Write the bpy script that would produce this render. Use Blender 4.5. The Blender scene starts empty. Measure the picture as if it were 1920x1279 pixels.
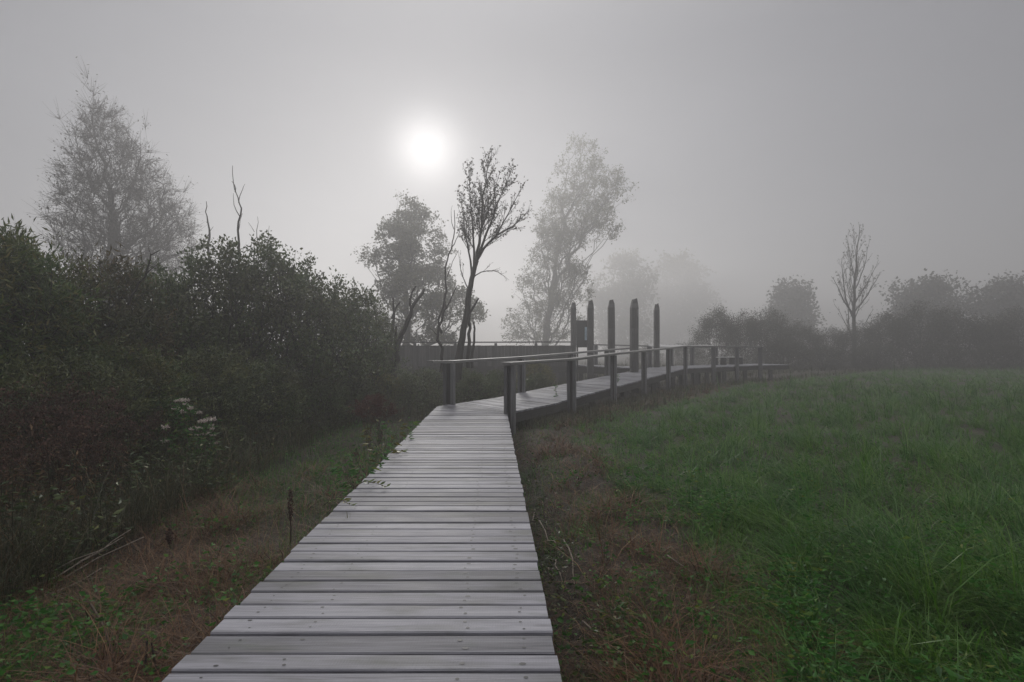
import bpy, math, random
import numpy as np
from mathutils import Vector

random.seed(7)
rng = np.random.default_rng(7)
C = bpy.context.scene.collection
sc = bpy.context.scene
F = 1067.0            # focal length in photo pixels (1920 wide)
CAMZ = 1.64
R = math.radians


def P(px, py, Y):
    """world point at depth Y that the photo shows at pixel px, py"""
    return np.array([(px - 960) / F * Y, Y, CAMZ - (py - 656) / F * Y])


# ------------------------------------------------------------------ mesh building
class MB:
    def __init__(self):
        self.v = []; self.f = []; self.uv = []; self.mi = []; self.sm = []

    def face(self, idx, uv=None, mi=0, smooth=False):
        self.f.append(idx); self.uv.extend(uv if uv else [(0, 0)] * len(idx))
        self.mi.append(mi); self.sm.append(smooth)

    def prism(self, secA, secB, mi=0, length=None):
        """solid between two matching cross-sections (lists of points); u runs along it"""
        n = len(secA); o = len(self.v)
        self.v.extend([tuple(p) for p in secA]); self.v.extend([tuple(p) for p in secB])
        L = length or float(np.linalg.norm(np.mean(secB, 0) - np.mean(secA, 0)))
        u0 = random.random() * 50; v0 = random.random() * 50
        per = [0.0]
        for i in range(n):
            per.append(per[-1] + float(np.linalg.norm(np.array(secA[(i + 1) % n]) - np.array(secA[i]))))
        for i in range(n):
            j = (i + 1) % n
            self.face((o + i, o + j, o + n + j, o + n + i),
                      [(u0, v0 + per[i]), (u0, v0 + per[i + 1]), (u0 + L, v0 + per[i + 1]), (u0 + L, v0 + per[i])], mi)
        self.face(tuple(o + i for i in reversed(range(n))), [(u0, v0 + .03 * i) for i in range(n)], mi)
        self.face(tuple(o + n + i for i in range(n)), [(u0, v0 + .03 * i) for i in range(n)], mi)

    def beam(self, a, b, w, h, ch=0.006, up=(0, 0, 1), mi=0, drop=0.0):
        """chamfered timber from a to b; a and b are the centres of its TOP face"""
        a = np.array(a, float); b = np.array(b, float); up = np.array(up, float)
        d = b - a; d /= np.linalg.norm(d)
        s = np.cross(d, up); s /= np.linalg.norm(s); u = np.cross(s, d)
        def sec(p):
            return [p - s * w / 2 - u * (h - ch), p - s * (w / 2 - ch) - u * h, p + s * (w / 2 - ch) - u * h, p + s * w / 2 - u * (h - ch),
                    p + s * w / 2 - u * ch, p + s * (w / 2 - ch), p - s * (w / 2 - ch), p - s * w / 2 - u * ch]
        self.prism(sec(a), sec(b), mi)

    def tube(self, pts, rad, k=6, mi=0, cap=True):
        pts = np.asarray(pts, float); n = len(pts); o = len(self.v)
        t = np.gradient(pts, axis=0); t /= (np.linalg.norm(t, axis=1, keepdims=True) + 1e-9)
        ref = np.array([.37, .91, .19]) if abs(t[:, 2]).mean() > .5 else np.array([.13, .21, 1.0])
        a = np.cross(t, ref); a /= (np.linalg.norm(a, axis=1, keepdims=True) + 1e-9)
        b = np.cross(t, a)
        ang = np.arange(k) * 2 * math.pi / k
        rad = np.asarray(rad, float).reshape(-1, 1, 1)
        ring = pts[:, None, :] + rad * (np.cos(ang)[None, :, None] * a[:, None, :] + np.sin(ang)[None, :, None] * b[:, None, :])
        self.v.extend(map(tuple, ring.reshape(-1, 3)))
        for i in range(n - 1):
            for j in range(k):
                q = o + i * k + j; r_ = o + i * k + (j + 1) % k
                self.face((q, r_, r_ + k, q + k), [(i * .3, j / k), (i * .3, (j + 1) / k), (i * .3 + .3, (j + 1) / k), (i * .3 + .3, j / k)], mi, True)
        if cap:
            self.face(tuple(o + (n - 1) * k + j for j in range(k)), None, mi)

    def build(self, name, mats, parent=None, link=True):
        me = bpy.data.meshes.new(name)
        me.from_pydata(self.v, [], self.f)
        uv = me.uv_layers.new(name='UVMap')
        uv.data.foreach_set('uv', np.array(self.uv, np.float32).ravel())
        mats = mats if isinstance(mats, (list, tuple)) else [mats]
        for m in mats: me.materials.append(m)
        me.polygons.foreach_set('material_index', np.array(self.mi, np.int32))
        me.polygons.foreach_set('use_smooth', np.array(self.sm, bool))
        me.update()
        return link_obj(name, me, parent)


def link_obj(name, me, parent=None):
    o = bpy.data.objects.new(name, me); C.objects.link(o)
    if parent is not None: o.parent = parent
    return o


def fast_mesh(name, V, faces_flat, sizes, mat, mi=None):
    """mesh from numpy arrays (verts, flat loop indices, loop count per face)"""
    me = bpy.data.meshes.new(name)
    V = np.asarray(V, np.float32); sizes = np.asarray(sizes, np.int32)
    me.vertices.add(len(V)); me.vertices.foreach_set('co', V.ravel())
    me.loops.add(len(faces_flat)); me.loops.foreach_set('vertex_index', np.asarray(faces_flat, np.int32))
    me.polygons.add(len(sizes))
    st = np.concatenate([[0], np.cumsum(sizes)[:-1]]).astype(np.int32)
    me.polygons.foreach_set('loop_start', st)
    if mi is not None: me.polygons.foreach_set('material_index', np.asarray(mi, np.int32))
    for m in (mat if isinstance(mat, (list, tuple)) else [mat]): me.materials.append(m)
    me.update(calc_edges=True)
    return me


def thing(name, label, cat, loc=(0, 0, 0), rz=0.0, group=None, kind=None):
    o = bpy.data.objects.new(name, None); C.objects.link(o)
    o.location = tuple(float(q) for q in loc); o.rotation_euler = (0, 0, rz)
    o.empty_display_size = .2
    return tag(o, label, cat, group, kind)


def tag(o, label=None, cat=None, group=None, kind=None):
    if label: o['label'] = label
    if cat: o['category'] = cat
    if group: o['group'] = group
    if kind: o['kind'] = kind
    return o


def copy_tree(o, parent=None):
    c = o.copy(); C.objects.link(c)
    if parent is not None: c.parent = parent
    for ch in list(o.children): copy_tree(ch, c)
    return c


# ------------------------------------------------------------------ materials
def new_mat(name):
    m = bpy.data.materials.new(name); m.use_nodes = True
    nt = m.node_tree; nt.nodes.clear()
    out = nt.nodes.new('ShaderNodeOutputMaterial')
    return m, nt, out


def ramp(nt, stops, fac=None):
    r = nt.nodes.new('ShaderNodeValToRGB')
    el = r.color_ramp.elements
    while len(el) < len(stops): el.new(.5)
    for e, (p, c) in zip(el, stops): e.position = p; e.color = (*c, 1)
    if fac is not None: nt.links.new(fac, r.inputs['Fac'])
    return r.outputs['Color']


def leaf_mat(name, stops, trans=.3, rough=.5, spec=.35, patch=None, scale=.6):
    """foliage: every leaf or blade has its own tone; patch = second tone set spread in natural drifts"""
    m, nt, out = new_mat(name)
    g = nt.nodes.new('ShaderNodeNewGeometry')
    col = ramp(nt, stops, g.outputs['Random Per Island'])
    if patch:
        col2 = ramp(nt, patch, g.outputs['Random Per Island'])
        no = nt.nodes.new('ShaderNodeTexNoise'); no.inputs['Scale'].default_value = scale; no.inputs['Detail'].default_value = 3
        tc = nt.nodes.new('ShaderNodeTexCoord'); nt.links.new(tc.outputs['Object'], no.inputs['Vector'])
        st = nt.nodes.new('ShaderNodeMapRange'); st.inputs['From Min'].default_value = .42; st.inputs['From Max'].default_value = .6
        nt.links.new(no.outputs['Fac'], st.inputs['Value'])
        mx = nt.nodes.new('ShaderNodeMix'); mx.data_type = 'RGBA'
        nt.links.new(st.outputs['Result'], mx.inputs['Factor']); nt.links.new(col, mx.inputs['A']); nt.links.new(col2, mx.inputs['B'])
        col = mx.outputs['Result']
    b = nt.nodes.new('ShaderNodeBsdfPrincipled')
    b.inputs['Roughness'].default_value = rough; b.inputs['Specular IOR Level'].default_value = spec
    nt.links.new(col, b.inputs['Base Color'])
    if trans > 0:
        t = nt.nodes.new('ShaderNodeBsdfTranslucent'); nt.links.new(col, t.inputs['Color'])
        mix = nt.nodes.new('ShaderNodeMixShader'); mix.inputs['Fac'].default_value = trans
        nt.links.new(b.outputs[0], mix.inputs[1]); nt.links.new(t.outputs[0], mix.inputs[2])
        nt.links.new(mix.outputs[0], out.inputs['Surface'])
    else:
        nt.links.new(b.outputs[0], out.inputs['Surface'])
    return m


def bark_mat(name, c1, c2, scale=9):
    m, nt, out = new_mat(name)
    tc = nt.nodes.new('ShaderNodeTexCoord')
    mp = nt.nodes.new('ShaderNodeMapping'); mp.inputs['Scale'].default_value = (scale, scale, scale * .25)
    nt.links.new(tc.outputs['Object'], mp.inputs['Vector'])
    no = nt.nodes.new('ShaderNodeTexNoise'); no.inputs['Scale'].default_value = 2; no.inputs['Detail'].default_value = 6
    nt.links.new(mp.outputs['Vector'], no.inputs['Vector'])
    col = ramp(nt, [(.3, c1), (.7, c2)], no.outputs['Fac'])
    b = nt.nodes.new('ShaderNodeBsdfPrincipled'); b.inputs['Roughness'].default_value = .85
    nt.links.new(col, b.inputs['Base Color'])
    bp = nt.nodes.new('ShaderNodeBump'); bp.inputs['Strength'].default_value = .6; bp.inputs['Distance'].default_value = .02
    nt.links.new(no.outputs['Fac'], bp.inputs['Height']); nt.links.new(bp.outputs['Normal'], b.inputs['Normal'])
    nt.links.new(b.outputs[0], out.inputs['Surface'])
    return m


def wood_mat(name, dark, mid, light, rough=.55, grain=1.0, ribs=False, spec=.5, islv=.2, stain=0.0):
    """weathered timber; grain runs along u"""
    m, nt, out = new_mat(name)
    L = nt.links.new
    uv = nt.nodes.new('ShaderNodeUVMap'); uv.uv_map = 'UVMap'
    geo = nt.nodes.new('ShaderNodeNewGeometry')
    def noise(sx, sy, detail, sc_=1.0):
        mp = nt.nodes.new('ShaderNodeMapping'); mp.inputs['Scale'].default_value = (sx, sy, 1)
        L(uv.outputs['UV'], mp.inputs['Vector'])
        n = nt.nodes.new('ShaderNodeTexNoise'); n.inputs['Scale'].default_value = sc_; n.inputs['Detail'].default_value = detail
        L(mp.outputs['Vector'], n.inputs['Vector']); return n.outputs['Fac']
    def math_(op, a, b=None, clamp=False):
        n = nt.nodes.new('ShaderNodeMath'); n.operation = op; n.use_clamp = clamp
        for i, q in enumerate((a, b)):
            if q is None: continue
            if isinstance(q, (int, float)): n.inputs[i].default_value = q
            else: L(q, n.inputs[i])
        return n.outputs[0]
    fine = noise(4 * grain, 190 * grain, 4)
    streak = noise(1.3, 26, 5)
    blotch = noise(2.6, 7, 4)
    isl = geo.outputs['Random Per Island']
    f = math_('ADD', math_('MULTIPLY', fine, .42), math_('MULTIPLY', streak, .38))
    f = math_('ADD', f, math_('MULTIPLY', blotch, .3))
    f = math_('ADD', f, math_('MULTIPLY', math_('SUBTRACT', isl, .5), islv))
    col = ramp(nt, [(.36, dark), (.54, mid), (.72, light)], f)
    # knots
    mp = nt.nodes.new('ShaderNodeMapping'); mp.inputs['Scale'].default_value = (1.3, 4.6, 1); L(uv.outputs['UV'], mp.inputs['Vector'])
    vo = nt.nodes.new('ShaderNodeTexVoronoi'); vo.inputs['Scale'].default_value = 1.0; vo.inputs['Randomness'].default_value = 1.0
    L(mp.outputs['Vector'], vo.inputs['Vector'])
    kn = nt.nodes.new('ShaderNodeMapRange'); kn.inputs['From Min'].default_value = .03; kn.inputs['From Max'].default_value = .1
    kn.inputs['To Min'].default_value = .55; kn.inputs['To Max'].default_value = 1.0
    L(vo.outputs['Distance'], kn.inputs['Value'])
    mx = nt.nodes.new('ShaderNodeMix'); mx.data_type = 'RGBA'; mx.blend_type = 'MULTIPLY'; mx.inputs['Factor'].default_value = 1
    L(col, mx.inputs['A']); L(kn.outputs['Result'], mx.inputs['B'])
    if stain:      # damp patches, a little algae
        dmp = noise(1.1, 3.2, 6, 1.6)
        dr = nt.nodes.new('ShaderNodeMapRange'); dr.inputs['From Min'].default_value = .52; dr.inputs['From Max'].default_value = .72
        L(dmp, dr.inputs['Value'])
        m2 = nt.nodes.new('ShaderNodeMix'); m2.data_type = 'RGBA'; L(math_('MULTIPLY', dr.outputs['Result'], .75), m2.inputs['Factor'])
        L(mx.outputs['Result'], m2.inputs['A']); m2.inputs['B'].default_value = (.075, .078, .07, 1)
        alg = noise(2.2, 5.0, 5, 2.3)
        ar = nt.nodes.new('ShaderNodeMapRange'); ar.inputs['From Min'].default_value = .6; ar.inputs['From Max'].default_value = .75; L(alg, ar.inputs['Value'])
        m3 = nt.nodes.new('ShaderNodeMix'); m3.data_type = 'RGBA'; L(math_('MULTIPLY', ar.outputs['Result'], .35), m3.inputs['Factor'])
        L(m2.outputs['Result'], m3.inputs['A']); m3.inputs['B'].default_value = (.075, .095, .06, 1)
        mx = m3
    b = nt.nodes.new('ShaderNodeBsdfPrincipled')
    b.inputs['Specular IOR Level'].default_value = spec
    rg = math_('ADD', rough - .14, math_('MULTIPLY', blotch, .3)); L(rg, b.inputs['Roughness'])
    L(mx.outputs['Result'], b.inputs['Base Color'])
    h = math_('ADD', math_('MULTIPLY', fine, .6), math_('MULTIPLY', streak, .5))
    if ribs:
        mp2 = nt.nodes.new('ShaderNodeMapping'); mp2.inputs['Scale'].default_value = (1, .12, 1); mp2.inputs['Rotation'].default_value = (0, 0, .3)
        L(uv.outputs['UV'], mp2.inputs['Vector'])
        wv = nt.nodes.new('ShaderNodeTexWave'); wv.inputs['Scale'].default_value = 26; wv.inputs['Distortion'].default_value = 1.6; wv.inputs['Detail'].default_value = 2
        L(mp2.outputs['Vector'], wv.inputs['Vector'])
        h = math_('ADD', h, math_('MULTIPLY', wv.outputs['Fac'], .05))
    bp = nt.nodes.new('ShaderNodeBump'); bp.inputs['Strength'].default_value = .55; bp.inputs['Distance'].default_value = .006
    L(h, bp.inputs['Height']); L(bp.outputs['Normal'], b.inputs['Normal'])
    L(b.outputs[0], out.inputs['Surface'])
    return m


def plain_mat(name, col, rough=.6):
    m, nt, out = new_mat(name)
    b = nt.nodes.new('ShaderNodeBsdfPrincipled')
    b.inputs['Roughness'].default_value = rough
    no = nt.nodes.new('ShaderNodeTexNoise'); no.inputs['Scale'].default_value = 18
    tc = nt.nodes.new('ShaderNodeTexCoord'); nt.links.new(tc.outputs['Object'], no.inputs['Vector'])
    c = ramp(nt, [(.3, tuple(q * .8 for q in col)), (.7, tuple(min(1, q * 1.15) for q in col))], no.outputs['Fac'])
    nt.links.new(c, b.inputs['Base Color'])
    nt.links.new(b.outputs[0], out.inputs['Surface'])
    return m


M = {}
M['deck'] = wood_mat('weathered_deck_wood', (.07, .07, .082), (.16, .16, .183), (.275, .275, .31), rough=.58, ribs=True, spec=.35, islv=.27, stain=1.0)
M['rail'] = wood_mat('weathered_rail_wood', (.07, .069, .068), (.145, .142, .14), (.25, .247, .245), rough=.5)
M['post'] = wood_mat('dark_post_wood', (.022, .022, .024), (.05, .049, .05), (.105, .103, .105), rough=.7)
M['postpale'] = wood_mat('pale_post_wood', (.045, .045, .05), (.095, .095, .102), (.17, .17, .178), rough=.65)
M['railpale'] = wood_mat('pale_rail_wood', (.25, .25, .25), (.42, .42, .42), (.55, .55, .55), rough=.45)  # paler wood tone for the inner rail cap and bench seat
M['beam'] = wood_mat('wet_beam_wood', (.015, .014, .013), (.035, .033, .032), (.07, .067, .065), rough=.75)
M['screw'] = plain_mat('dark_screw', (.022, .022, .024), .5)
M['panel'] = plain_mat('board_dark', (.03, .033, .036), .5)
M['notice'] = plain_mat('notice_paper', (.42, .55, .66), .5)
M['bark'] = bark_mat('grey_bark', (.025, .022, .02), (.075, .068, .06))
M['barkdark'] = bark_mat('dark_bark', (.016, .014, .013), (.045, .04, .036))
M['deadwood'] = bark_mat('pale_deadwood', (.09, .075, .06), (.26, .22, .18), 14)
M['leaf_oak'] = leaf_mat('oak_leaves', [(0, (0.0455, 0.0585, 0.0234)), (.5, (0.0780, 0.0910, 0.0390)), (1, (0.1300, 0.1235, 0.0520))])
M['leaf_poplar'] = leaf_mat('poplar_leaves', [(0, (.06, .07, .03)), (.5, (.09, .095, .045)), (1, (.15, .14, .06))], trans=.4)
M['leaf_twig'] = leaf_mat('sparse_leaves', [(0, (.03, .032, .02)), (1, (.08, .07, .04))])
M['leaf_willow'] = leaf_mat('willow_leaves', [(0, (0.0312, 0.0690, 0.0144)), (.45, (0.0598, 0.1173, 0.0240)), (.8, (0.1040, 0.1587, 0.0360)), (.93, (0.1560, 0.1656, 0.0360)), (1, (0.1690, 0.1173, 0.0336))], trans=.3, rough=.36, spec=.5,
                            patch=[(0, (0.0494, 0.0607, 0.0180)), (.6, (0.0975, 0.1076, 0.0300)), (1, (0.1690, 0.1380, 0.0360))], scale=.8)
M['leaf_alder'] = leaf_mat('alder_leaves', [(0, (0.0286, 0.0552, 0.0144)), (.5, (0.0546, 0.0938, 0.0240)), (.9, (0.0936, 0.1325, 0.0360)), (1, (0.1300, 0.1311, 0.0360))], trans=.3, rough=.38, spec=.5,
                           patch=[(0, (0.0364, 0.0483, 0.0168)), (1, (0.0910, 0.0966, 0.0336))], scale=.7)
M['leaf_hawthorn'] = leaf_mat('hawthorn_leaves', [(0, (.022, .027, .017)), (.6, (.042, .045, .026)), (1, (.075, .06, .035))], trans=.2)
M['leaf_yellow'] = leaf_mat('yellowing_leaves', [(0, (0.0650, 0.0715, 0.0168)), (.5, (0.1105, 0.1105, 0.0240)), (1, (0.1690, 0.1495, 0.0360))], trans=.3)
M['leaf_weed'] = leaf_mat('weed_leaves', [(0, (0.0228, 0.0806, 0.0145)), (.5, (0.0427, 0.1505, 0.0237)), (.88, (0.0759, 0.1935, 0.0363)), (1, (0.1613, 0.1935, 0.0363))], trans=.45, rough=.55, spec=.25)
M['grass'] = leaf_mat('meadow_grass', [(0, (0.0192, 0.0714, 0.0108)), (.5, (0.0402, 0.1320, 0.0191)), (.86, (0.0670, 0.1731, 0.0300)), (.97, (0.1053, 0.2057, 0.0584)), (1, (0.1724, 0.2057, 0.0835))], trans=.45, rough=.42, spec=.4,
                      patch=[(0, (0.0383, 0.1082, 0.0108)), (.5, (0.0718, 0.1786, 0.0184)), (1, (0.1245, 0.2273, 0.0375))], scale=1.5)
M['rough'] = leaf_mat('rough_grass', [(0, (.02, .024, .01)), (.5, (.04, .046, .018)), (.85, (.07, .068, .03)), (1, (.13, .1, .05))], trans=.25, rough=.45)
M['straw'] = leaf_mat('dead_grass', [(0, (0.0273, 0.0147, 0.0081)), (.45, (0.0788, 0.0412, 0.0189)), (.8, (0.1365, 0.0764, 0.0342)), (.95, (0.2100, 0.1274, 0.0630)), (1, (0.2940, 0.2156, 0.1260))], trans=.15, rough=.6)
M['rust'] = leaf_mat('rust_seed_heads', [(0, (.025, .012, .009)), (.6, (.062, .029, .022)), (1, (.11, .055, .04))], trans=.15, rough=.8)
M['bracken'] = leaf_mat('cut_bracken', [(0, (0.0240, 0.0103, 0.0050)), (.4, (0.0755, 0.0327, 0.0132)), (.8, (0.1330, 0.0628, 0.0248)), (.96, (0.1802, 0.1032, 0.0480)), (1, (0.2317, 0.1634, 0.0994))], trans=.2, rough=.6)
M['palegrass'] = leaf_mat('pale_stems', [(0, (0.0560, 0.0935, 0.0280)), (.6, (0.0960, 0.1275, 0.0480)), (1, (0.1760, 0.1700, 0.0800))], trans=.3, rough=.4, spec=.4)
M['leaf_sallow'] = leaf_mat('sallow_leaves', [(0, (0.0390, 0.0607, 0.0216)), (.5, (0.0715, 0.1021, 0.0384)), (.9, (0.1170, 0.1463, 0.0600)), (1, (0.1820, 0.1794, 0.0600))], trans=.3, rough=.36, spec=.5, patch=[(0, (0.0520, 0.0690, 0.0168)), (1, (0.1365, 0.1449, 0.0360))], scale=1.1)
M['leaf_russet'] = leaf_mat('russet_leaves', [(0, (.045, .036, .014)), (.5, (.08, .065, .024)), (.9, (.12, .09, .035)), (1, (.14, .08, .03))], trans=.3, rough=.42, spec=.4, patch=[(0, (.03, .045, .014)), (1, (.075, .09, .03))], scale=1.1)
M['leaf_rank'] = leaf_mat('rank_weed_leaves', [(0, (0.0230, 0.0450, 0.0110)), (.5, (0.0483, 0.0825, 0.0198)), (.85, (0.0805, 0.1125, 0.0286)), (.95, (0.1380, 0.1375, 0.0330)), (1, (0.1150, 0.0625, 0.0275))], trans=.35, rough=.4, spec=.4)
M['rustdark'] = leaf_mat('dark_rust_heads', [(0, (.03, .008, .006)), (.6, (.075, .022, .016)), (1, (.12, .045, .03))], trans=.15, rough=.8)
M['stalk'] = bark_mat('dead_stalk', (.02, .012, .008), (.06, .038, .022), 20)
M['flower'] = leaf_mat('pale_flower', [(0, (0.3510, 0.2660, 0.2565)), (.5, (0.5400, 0.4620, 0.4320)), (1, (0.7020, 0.6720, 0.6075))], trans=.2, rough=.7)


# ------------------------------------------------------------------ ground
def path_right(y):
    y = np.asarray(y, float)
    return np.where(y < 11.56, .266 - .0314 * y, np.where(y < 25.6, .558 * y - 6.54, 7.75 + 1.02 * (y - 25.6)))


def path_left(y):
    y = np.asarray(y, float)
    return np.where(y < 13, -1.30 - .0314 * y, .558 * y - 8.95)


def wob(x, y, s=1.0, ph=0.0):
    """smooth pseudo noise, about -1..1"""
    x = np.asarray(x) * s; y = np.asarray(y) * s
    return (np.sin(1.7 * x + .9 * y + ph) + np.sin(-1.1 * x + 2.1 * y + 1.3 + 2 * ph) + np.sin(2.9 * x - 1.6 * y + 4.1 + ph)
            + .6 * np.sin(4.3 * x + 3.7 * y + 2.2 * ph) + .6 * np.sin(-5.1 * x + 2.7 * y + .4)) / 3.2


def gz(x, y):
    x = np.asarray(x, float); y = np.asarray(y, float)
    z = .035 * wob(x, y, .8) + .02 * wob(x, y, 2.6, 1.0)
    dr = x - path_right(y)
    near = np.clip((13 - y) / 3, 0, 1)
    z = z - .22 * np.exp(-((dr - .16) / .2) ** 2) * near                      # ditch beside the boardwalk
    inside = (x > path_left(y)) & (x < path_right(y)) & (y < 34)
    z = np.where(inside, z - .12, z)
    fade = np.clip((60 - np.hypot(x, y)) / 30, 0, 1)
    return z * fade - .05 * np.clip((y - 14) / 10, 0, 1)


xs = np.concatenate([[-170, -110, -70, -45, -30], np.arange(-22, -6, .5), np.arange(-6, 5, .07), np.arange(5, 26, .5), [28, 34, 45, 70, 110, 170]])
ys = np.concatenate([[-35, -20, -10, -4], np.arange(-1, 14, .09), np.arange(14, 50, .5), [52, 60, 75, 100, 150, 290]])
gx, gy = np.meshgrid(xs, ys)
gzv = gz(gx, gy) + np.where((np.abs(gx) < 6) & (gy < 14), .03 * np.sin(gx * 23 + np.sin(gy * 9) * 2) * np.sin(gy * 19 + np.sin(gx * 11) * 2), 0)
nx, ny = len(xs), len(ys)
idx = np.arange(nx * ny).reshape(ny, nx)
quads = np.stack([idx[:-1, :-1], idx[:-1, 1:], idx[1:, 1:], idx[1:, :-1]], -1).reshape(-1, 4)
m, nt, out = new_mat('damp_soil')
tc = nt.nodes.new('ShaderNodeTexCoord')
n1 = nt.nodes.new('ShaderNodeTexNoise'); n1.inputs['Scale'].default_value = 1.1; n1.inputs['Detail'].default_value = 8
n2 = nt.nodes.new('ShaderNodeTexNoise'); n2.inputs['Scale'].default_value = 24; n2.inputs['Detail'].default_value = 6
for n in (n1, n2): nt.links.new(tc.outputs['Object'], n.inputs['Vector'])
ca = ramp(nt, [(.35, (.014, .01, .006)), (.5, (.03, .02, .011)), (.65, (.02, .028, .011))], n1.outputs['Fac'])
cb = ramp(nt, [(.35, (.35, .35, .35)), (.65, (1.4, 1.3, 1.2))], n2.outputs['Fac'])
mx = nt.nodes.new('ShaderNodeMix'); mx.data_type = 'RGBA'; mx.blend_type = 'MULTIPLY'; mx.inputs['Factor'].default_value = 1
nt.links.new(ca, mx.inputs['A']); nt.links.new(cb, mx.inputs['B'])
b = nt.nodes.new('ShaderNodeBsdfPrincipled'); b.inputs['Roughness'].default_value = .85
nt.links.new(mx.outputs['Result'], b.inputs['Base Color'])
bp = nt.nodes.new('ShaderNodeBump'); bp.inputs['Distance'].default_value = .04; nt.links.new(n2.outputs['Fac'], bp.inputs['Height'])
nt.links.new(bp.outputs['Normal'], b.inputs['Normal']); nt.links.new(b.outputs[0], out.inputs['Surface'])
M['soil'] = m
g = link_obj('ground', fast_mesh('ground', np.stack([gx, gy, gzv], -1).reshape(-1, 3), quads.ravel(), np.full(len(quads), 4), M['soil']))
tag(g, 'damp dark marsh soil under the grass and scrub', 'ground', kind='structure')
g.data.polygons.foreach_set('use_smooth', np.ones(len(quads), bool))


# ------------------------------------------------------------------ boardwalk
def interp_poly(poly, n_or_step):
    poly = np.array(poly, float)
    seg = np.linalg.norm(np.diff(poly, axis=0), axis=1); s = np.concatenate([[0], np.cumsum(seg)])
    return poly, s


def along(poly, t):
    poly, s = interp_poly(poly, 0)
    t = np.clip(t, 0, s[-1])
    return np.array([np.interp(t, s, poly[:, k]) for k in range(poly.shape[1])])


def plank(mb, la, lb, ra, rb, th=.04, ch=.006):
    """one deck board: la/lb its near/far edge at the left end, ra/rb at the right end (top height)"""
    la, lb, ra, rb = [np.array(q, float) for q in (la, lb, ra, rb)]
    def sec(a, b):
        d = b - a; L = np.linalg.norm(d); d = d / L; u = np.array([0, 0, 1.0])
        c = min(ch, L * .25)
        return [a - u * (th), a - u * c, a + d * c, b - d * c, b - u * c, b - u * th]
    mb.prism(sec(la, lb), sec(ra, rb), 0, float(np.linalg.norm(ra - la)))


def screw(mb, p, r):
    o = len(mb.v); k = 7; sx = random.uniform(1.0, 1.7)
    for i in range(k):
        a = i * 2 * math.pi / k
        mb.v.append((p[0] + r * sx * math.cos(a), p[1] + r * math.sin(a), p[2] + .0015))
    mb.face(tuple(range(o, o + k)), None, 1)


def deck(left, right, n, gap, screws=True, name='deck', parent=None, tL=None, tR=None):
    mb = MB()
    L_, sL = interp_poly(left, 0); R_, sR = interp_poly(right, 0)
    tL = np.linspace(0, sL[-1], n + 1) if tL is None else tL
    tR = np.linspace(0, sR[-1], n + 1) if tR is None else tR
    for i in range(n):
        a0, a1 = along(left, tL[i]), along(left, tL[i + 1]); b0, b1 = along(right, tR[i]), along(right, tR[i + 1])
        acr = b0 - a0; acr[2] = 0; acr = acr / np.linalg.norm(acr)
        jl, jr = random.gauss(0, .0045), random.gauss(0, .0045)
        zj = random.gauss(0, .003)
        la, lb = a0 + acr * jl, a1 + acr * jl; ra, rb = b0 + acr * jr, b1 + acr * jr
        for q in (la, lb, ra, rb): q[2] += zj + random.gauss(0, .001)
        gl = gap / 2
        def shrink(p, q):
            d = q - p; Ld = np.linalg.norm(d); d = d / Ld
            g1 = min(max(.003, gl + random.gauss(0, .0026)), Ld * .2); g2 = min(max(.003, gl + random.gauss(0, .0026)), Ld * .2)
            return p + d * g1, q - d * g2
        la, lb = shrink(la, lb); ra, rb = shrink(ra, rb)
        plank(mb, la, lb, ra, rb)
        if screws:
            for fr in (.1, .285, .735, .915):
                for fv in (.26, .74):
                    if random.random() < .08: continue
                    f = fr + random.gauss(0, .008); v = fv + random.gauss(0, .05)
                    p = (la * (1 - f) + ra * f) * (1 - v) + (lb * (1 - f) + rb * f) * v
                    screw(mb, p, random.uniform(.0045, .0085) * (1.25 if fr > .5 else .85))
    return mb.build(name, [M['deck'], M['screw']], parent)


DZ = .35
# near straight walkway
bw = thing('boardwalk', 'straight grey plank boardwalk leading from the foreground to the bend', 'boardwalk', (0, 0, 0))
yl0, yl1 = -3.0, 11.5
n1_ = int((yl1 - yl0) / .15)
LA = [(-1.30 - .0314 * yl0, yl0, DZ), (-1.30 - .0314 * yl1, yl1, DZ)]
RA = [(.266 - .0314 * yl0, yl0, DZ), (.266 - .0314 * yl1, yl1, DZ)]
tt = np.linspace(0, yl1 - yl0, n1_ + 1); jit = np.concatenate([[0], rng.normal(0, .006, n1_ - 1), [0]])
deck(LA, RA, n1_, .018, True, 'deck', bw, tt + jit, tt + jit + np.concatenate([[0], rng.normal(0, .003, n1_ - 1), [0]]))
mb = MB()
for off in (.13, .5, 1.15, 1.45):
    mb.beam((-1.30 - .0314 * yl0 + off, yl0, DZ - .041), (-1.30 - .0314 * yl1 + off, yl1, DZ - .041), .08, .16)
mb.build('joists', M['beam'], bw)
for y in np.arange(-1.5, 11.6, 2.6):
    for off in (.1, 1.4):
        mb = MB(); x = -1.30 - .0314 * y + off
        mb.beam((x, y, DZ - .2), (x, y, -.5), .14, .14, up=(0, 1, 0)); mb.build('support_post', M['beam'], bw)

# ramp walkway: rises after the bend
PIV = np.array([-.09, 11.56])


def ramp_z(y):
    return float(np.interp(y, [11.5, 13.5, 14.33, 17.1, 19.9, 22.9, 25.7, 60], [.35, .36, .40, .50, .595, .70, .80, .80]))


rw = thing('ramp_walkway', 'plank walkway rising to the right beyond the bend with handrails', 'boardwalk', (0, 0, 0))
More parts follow.
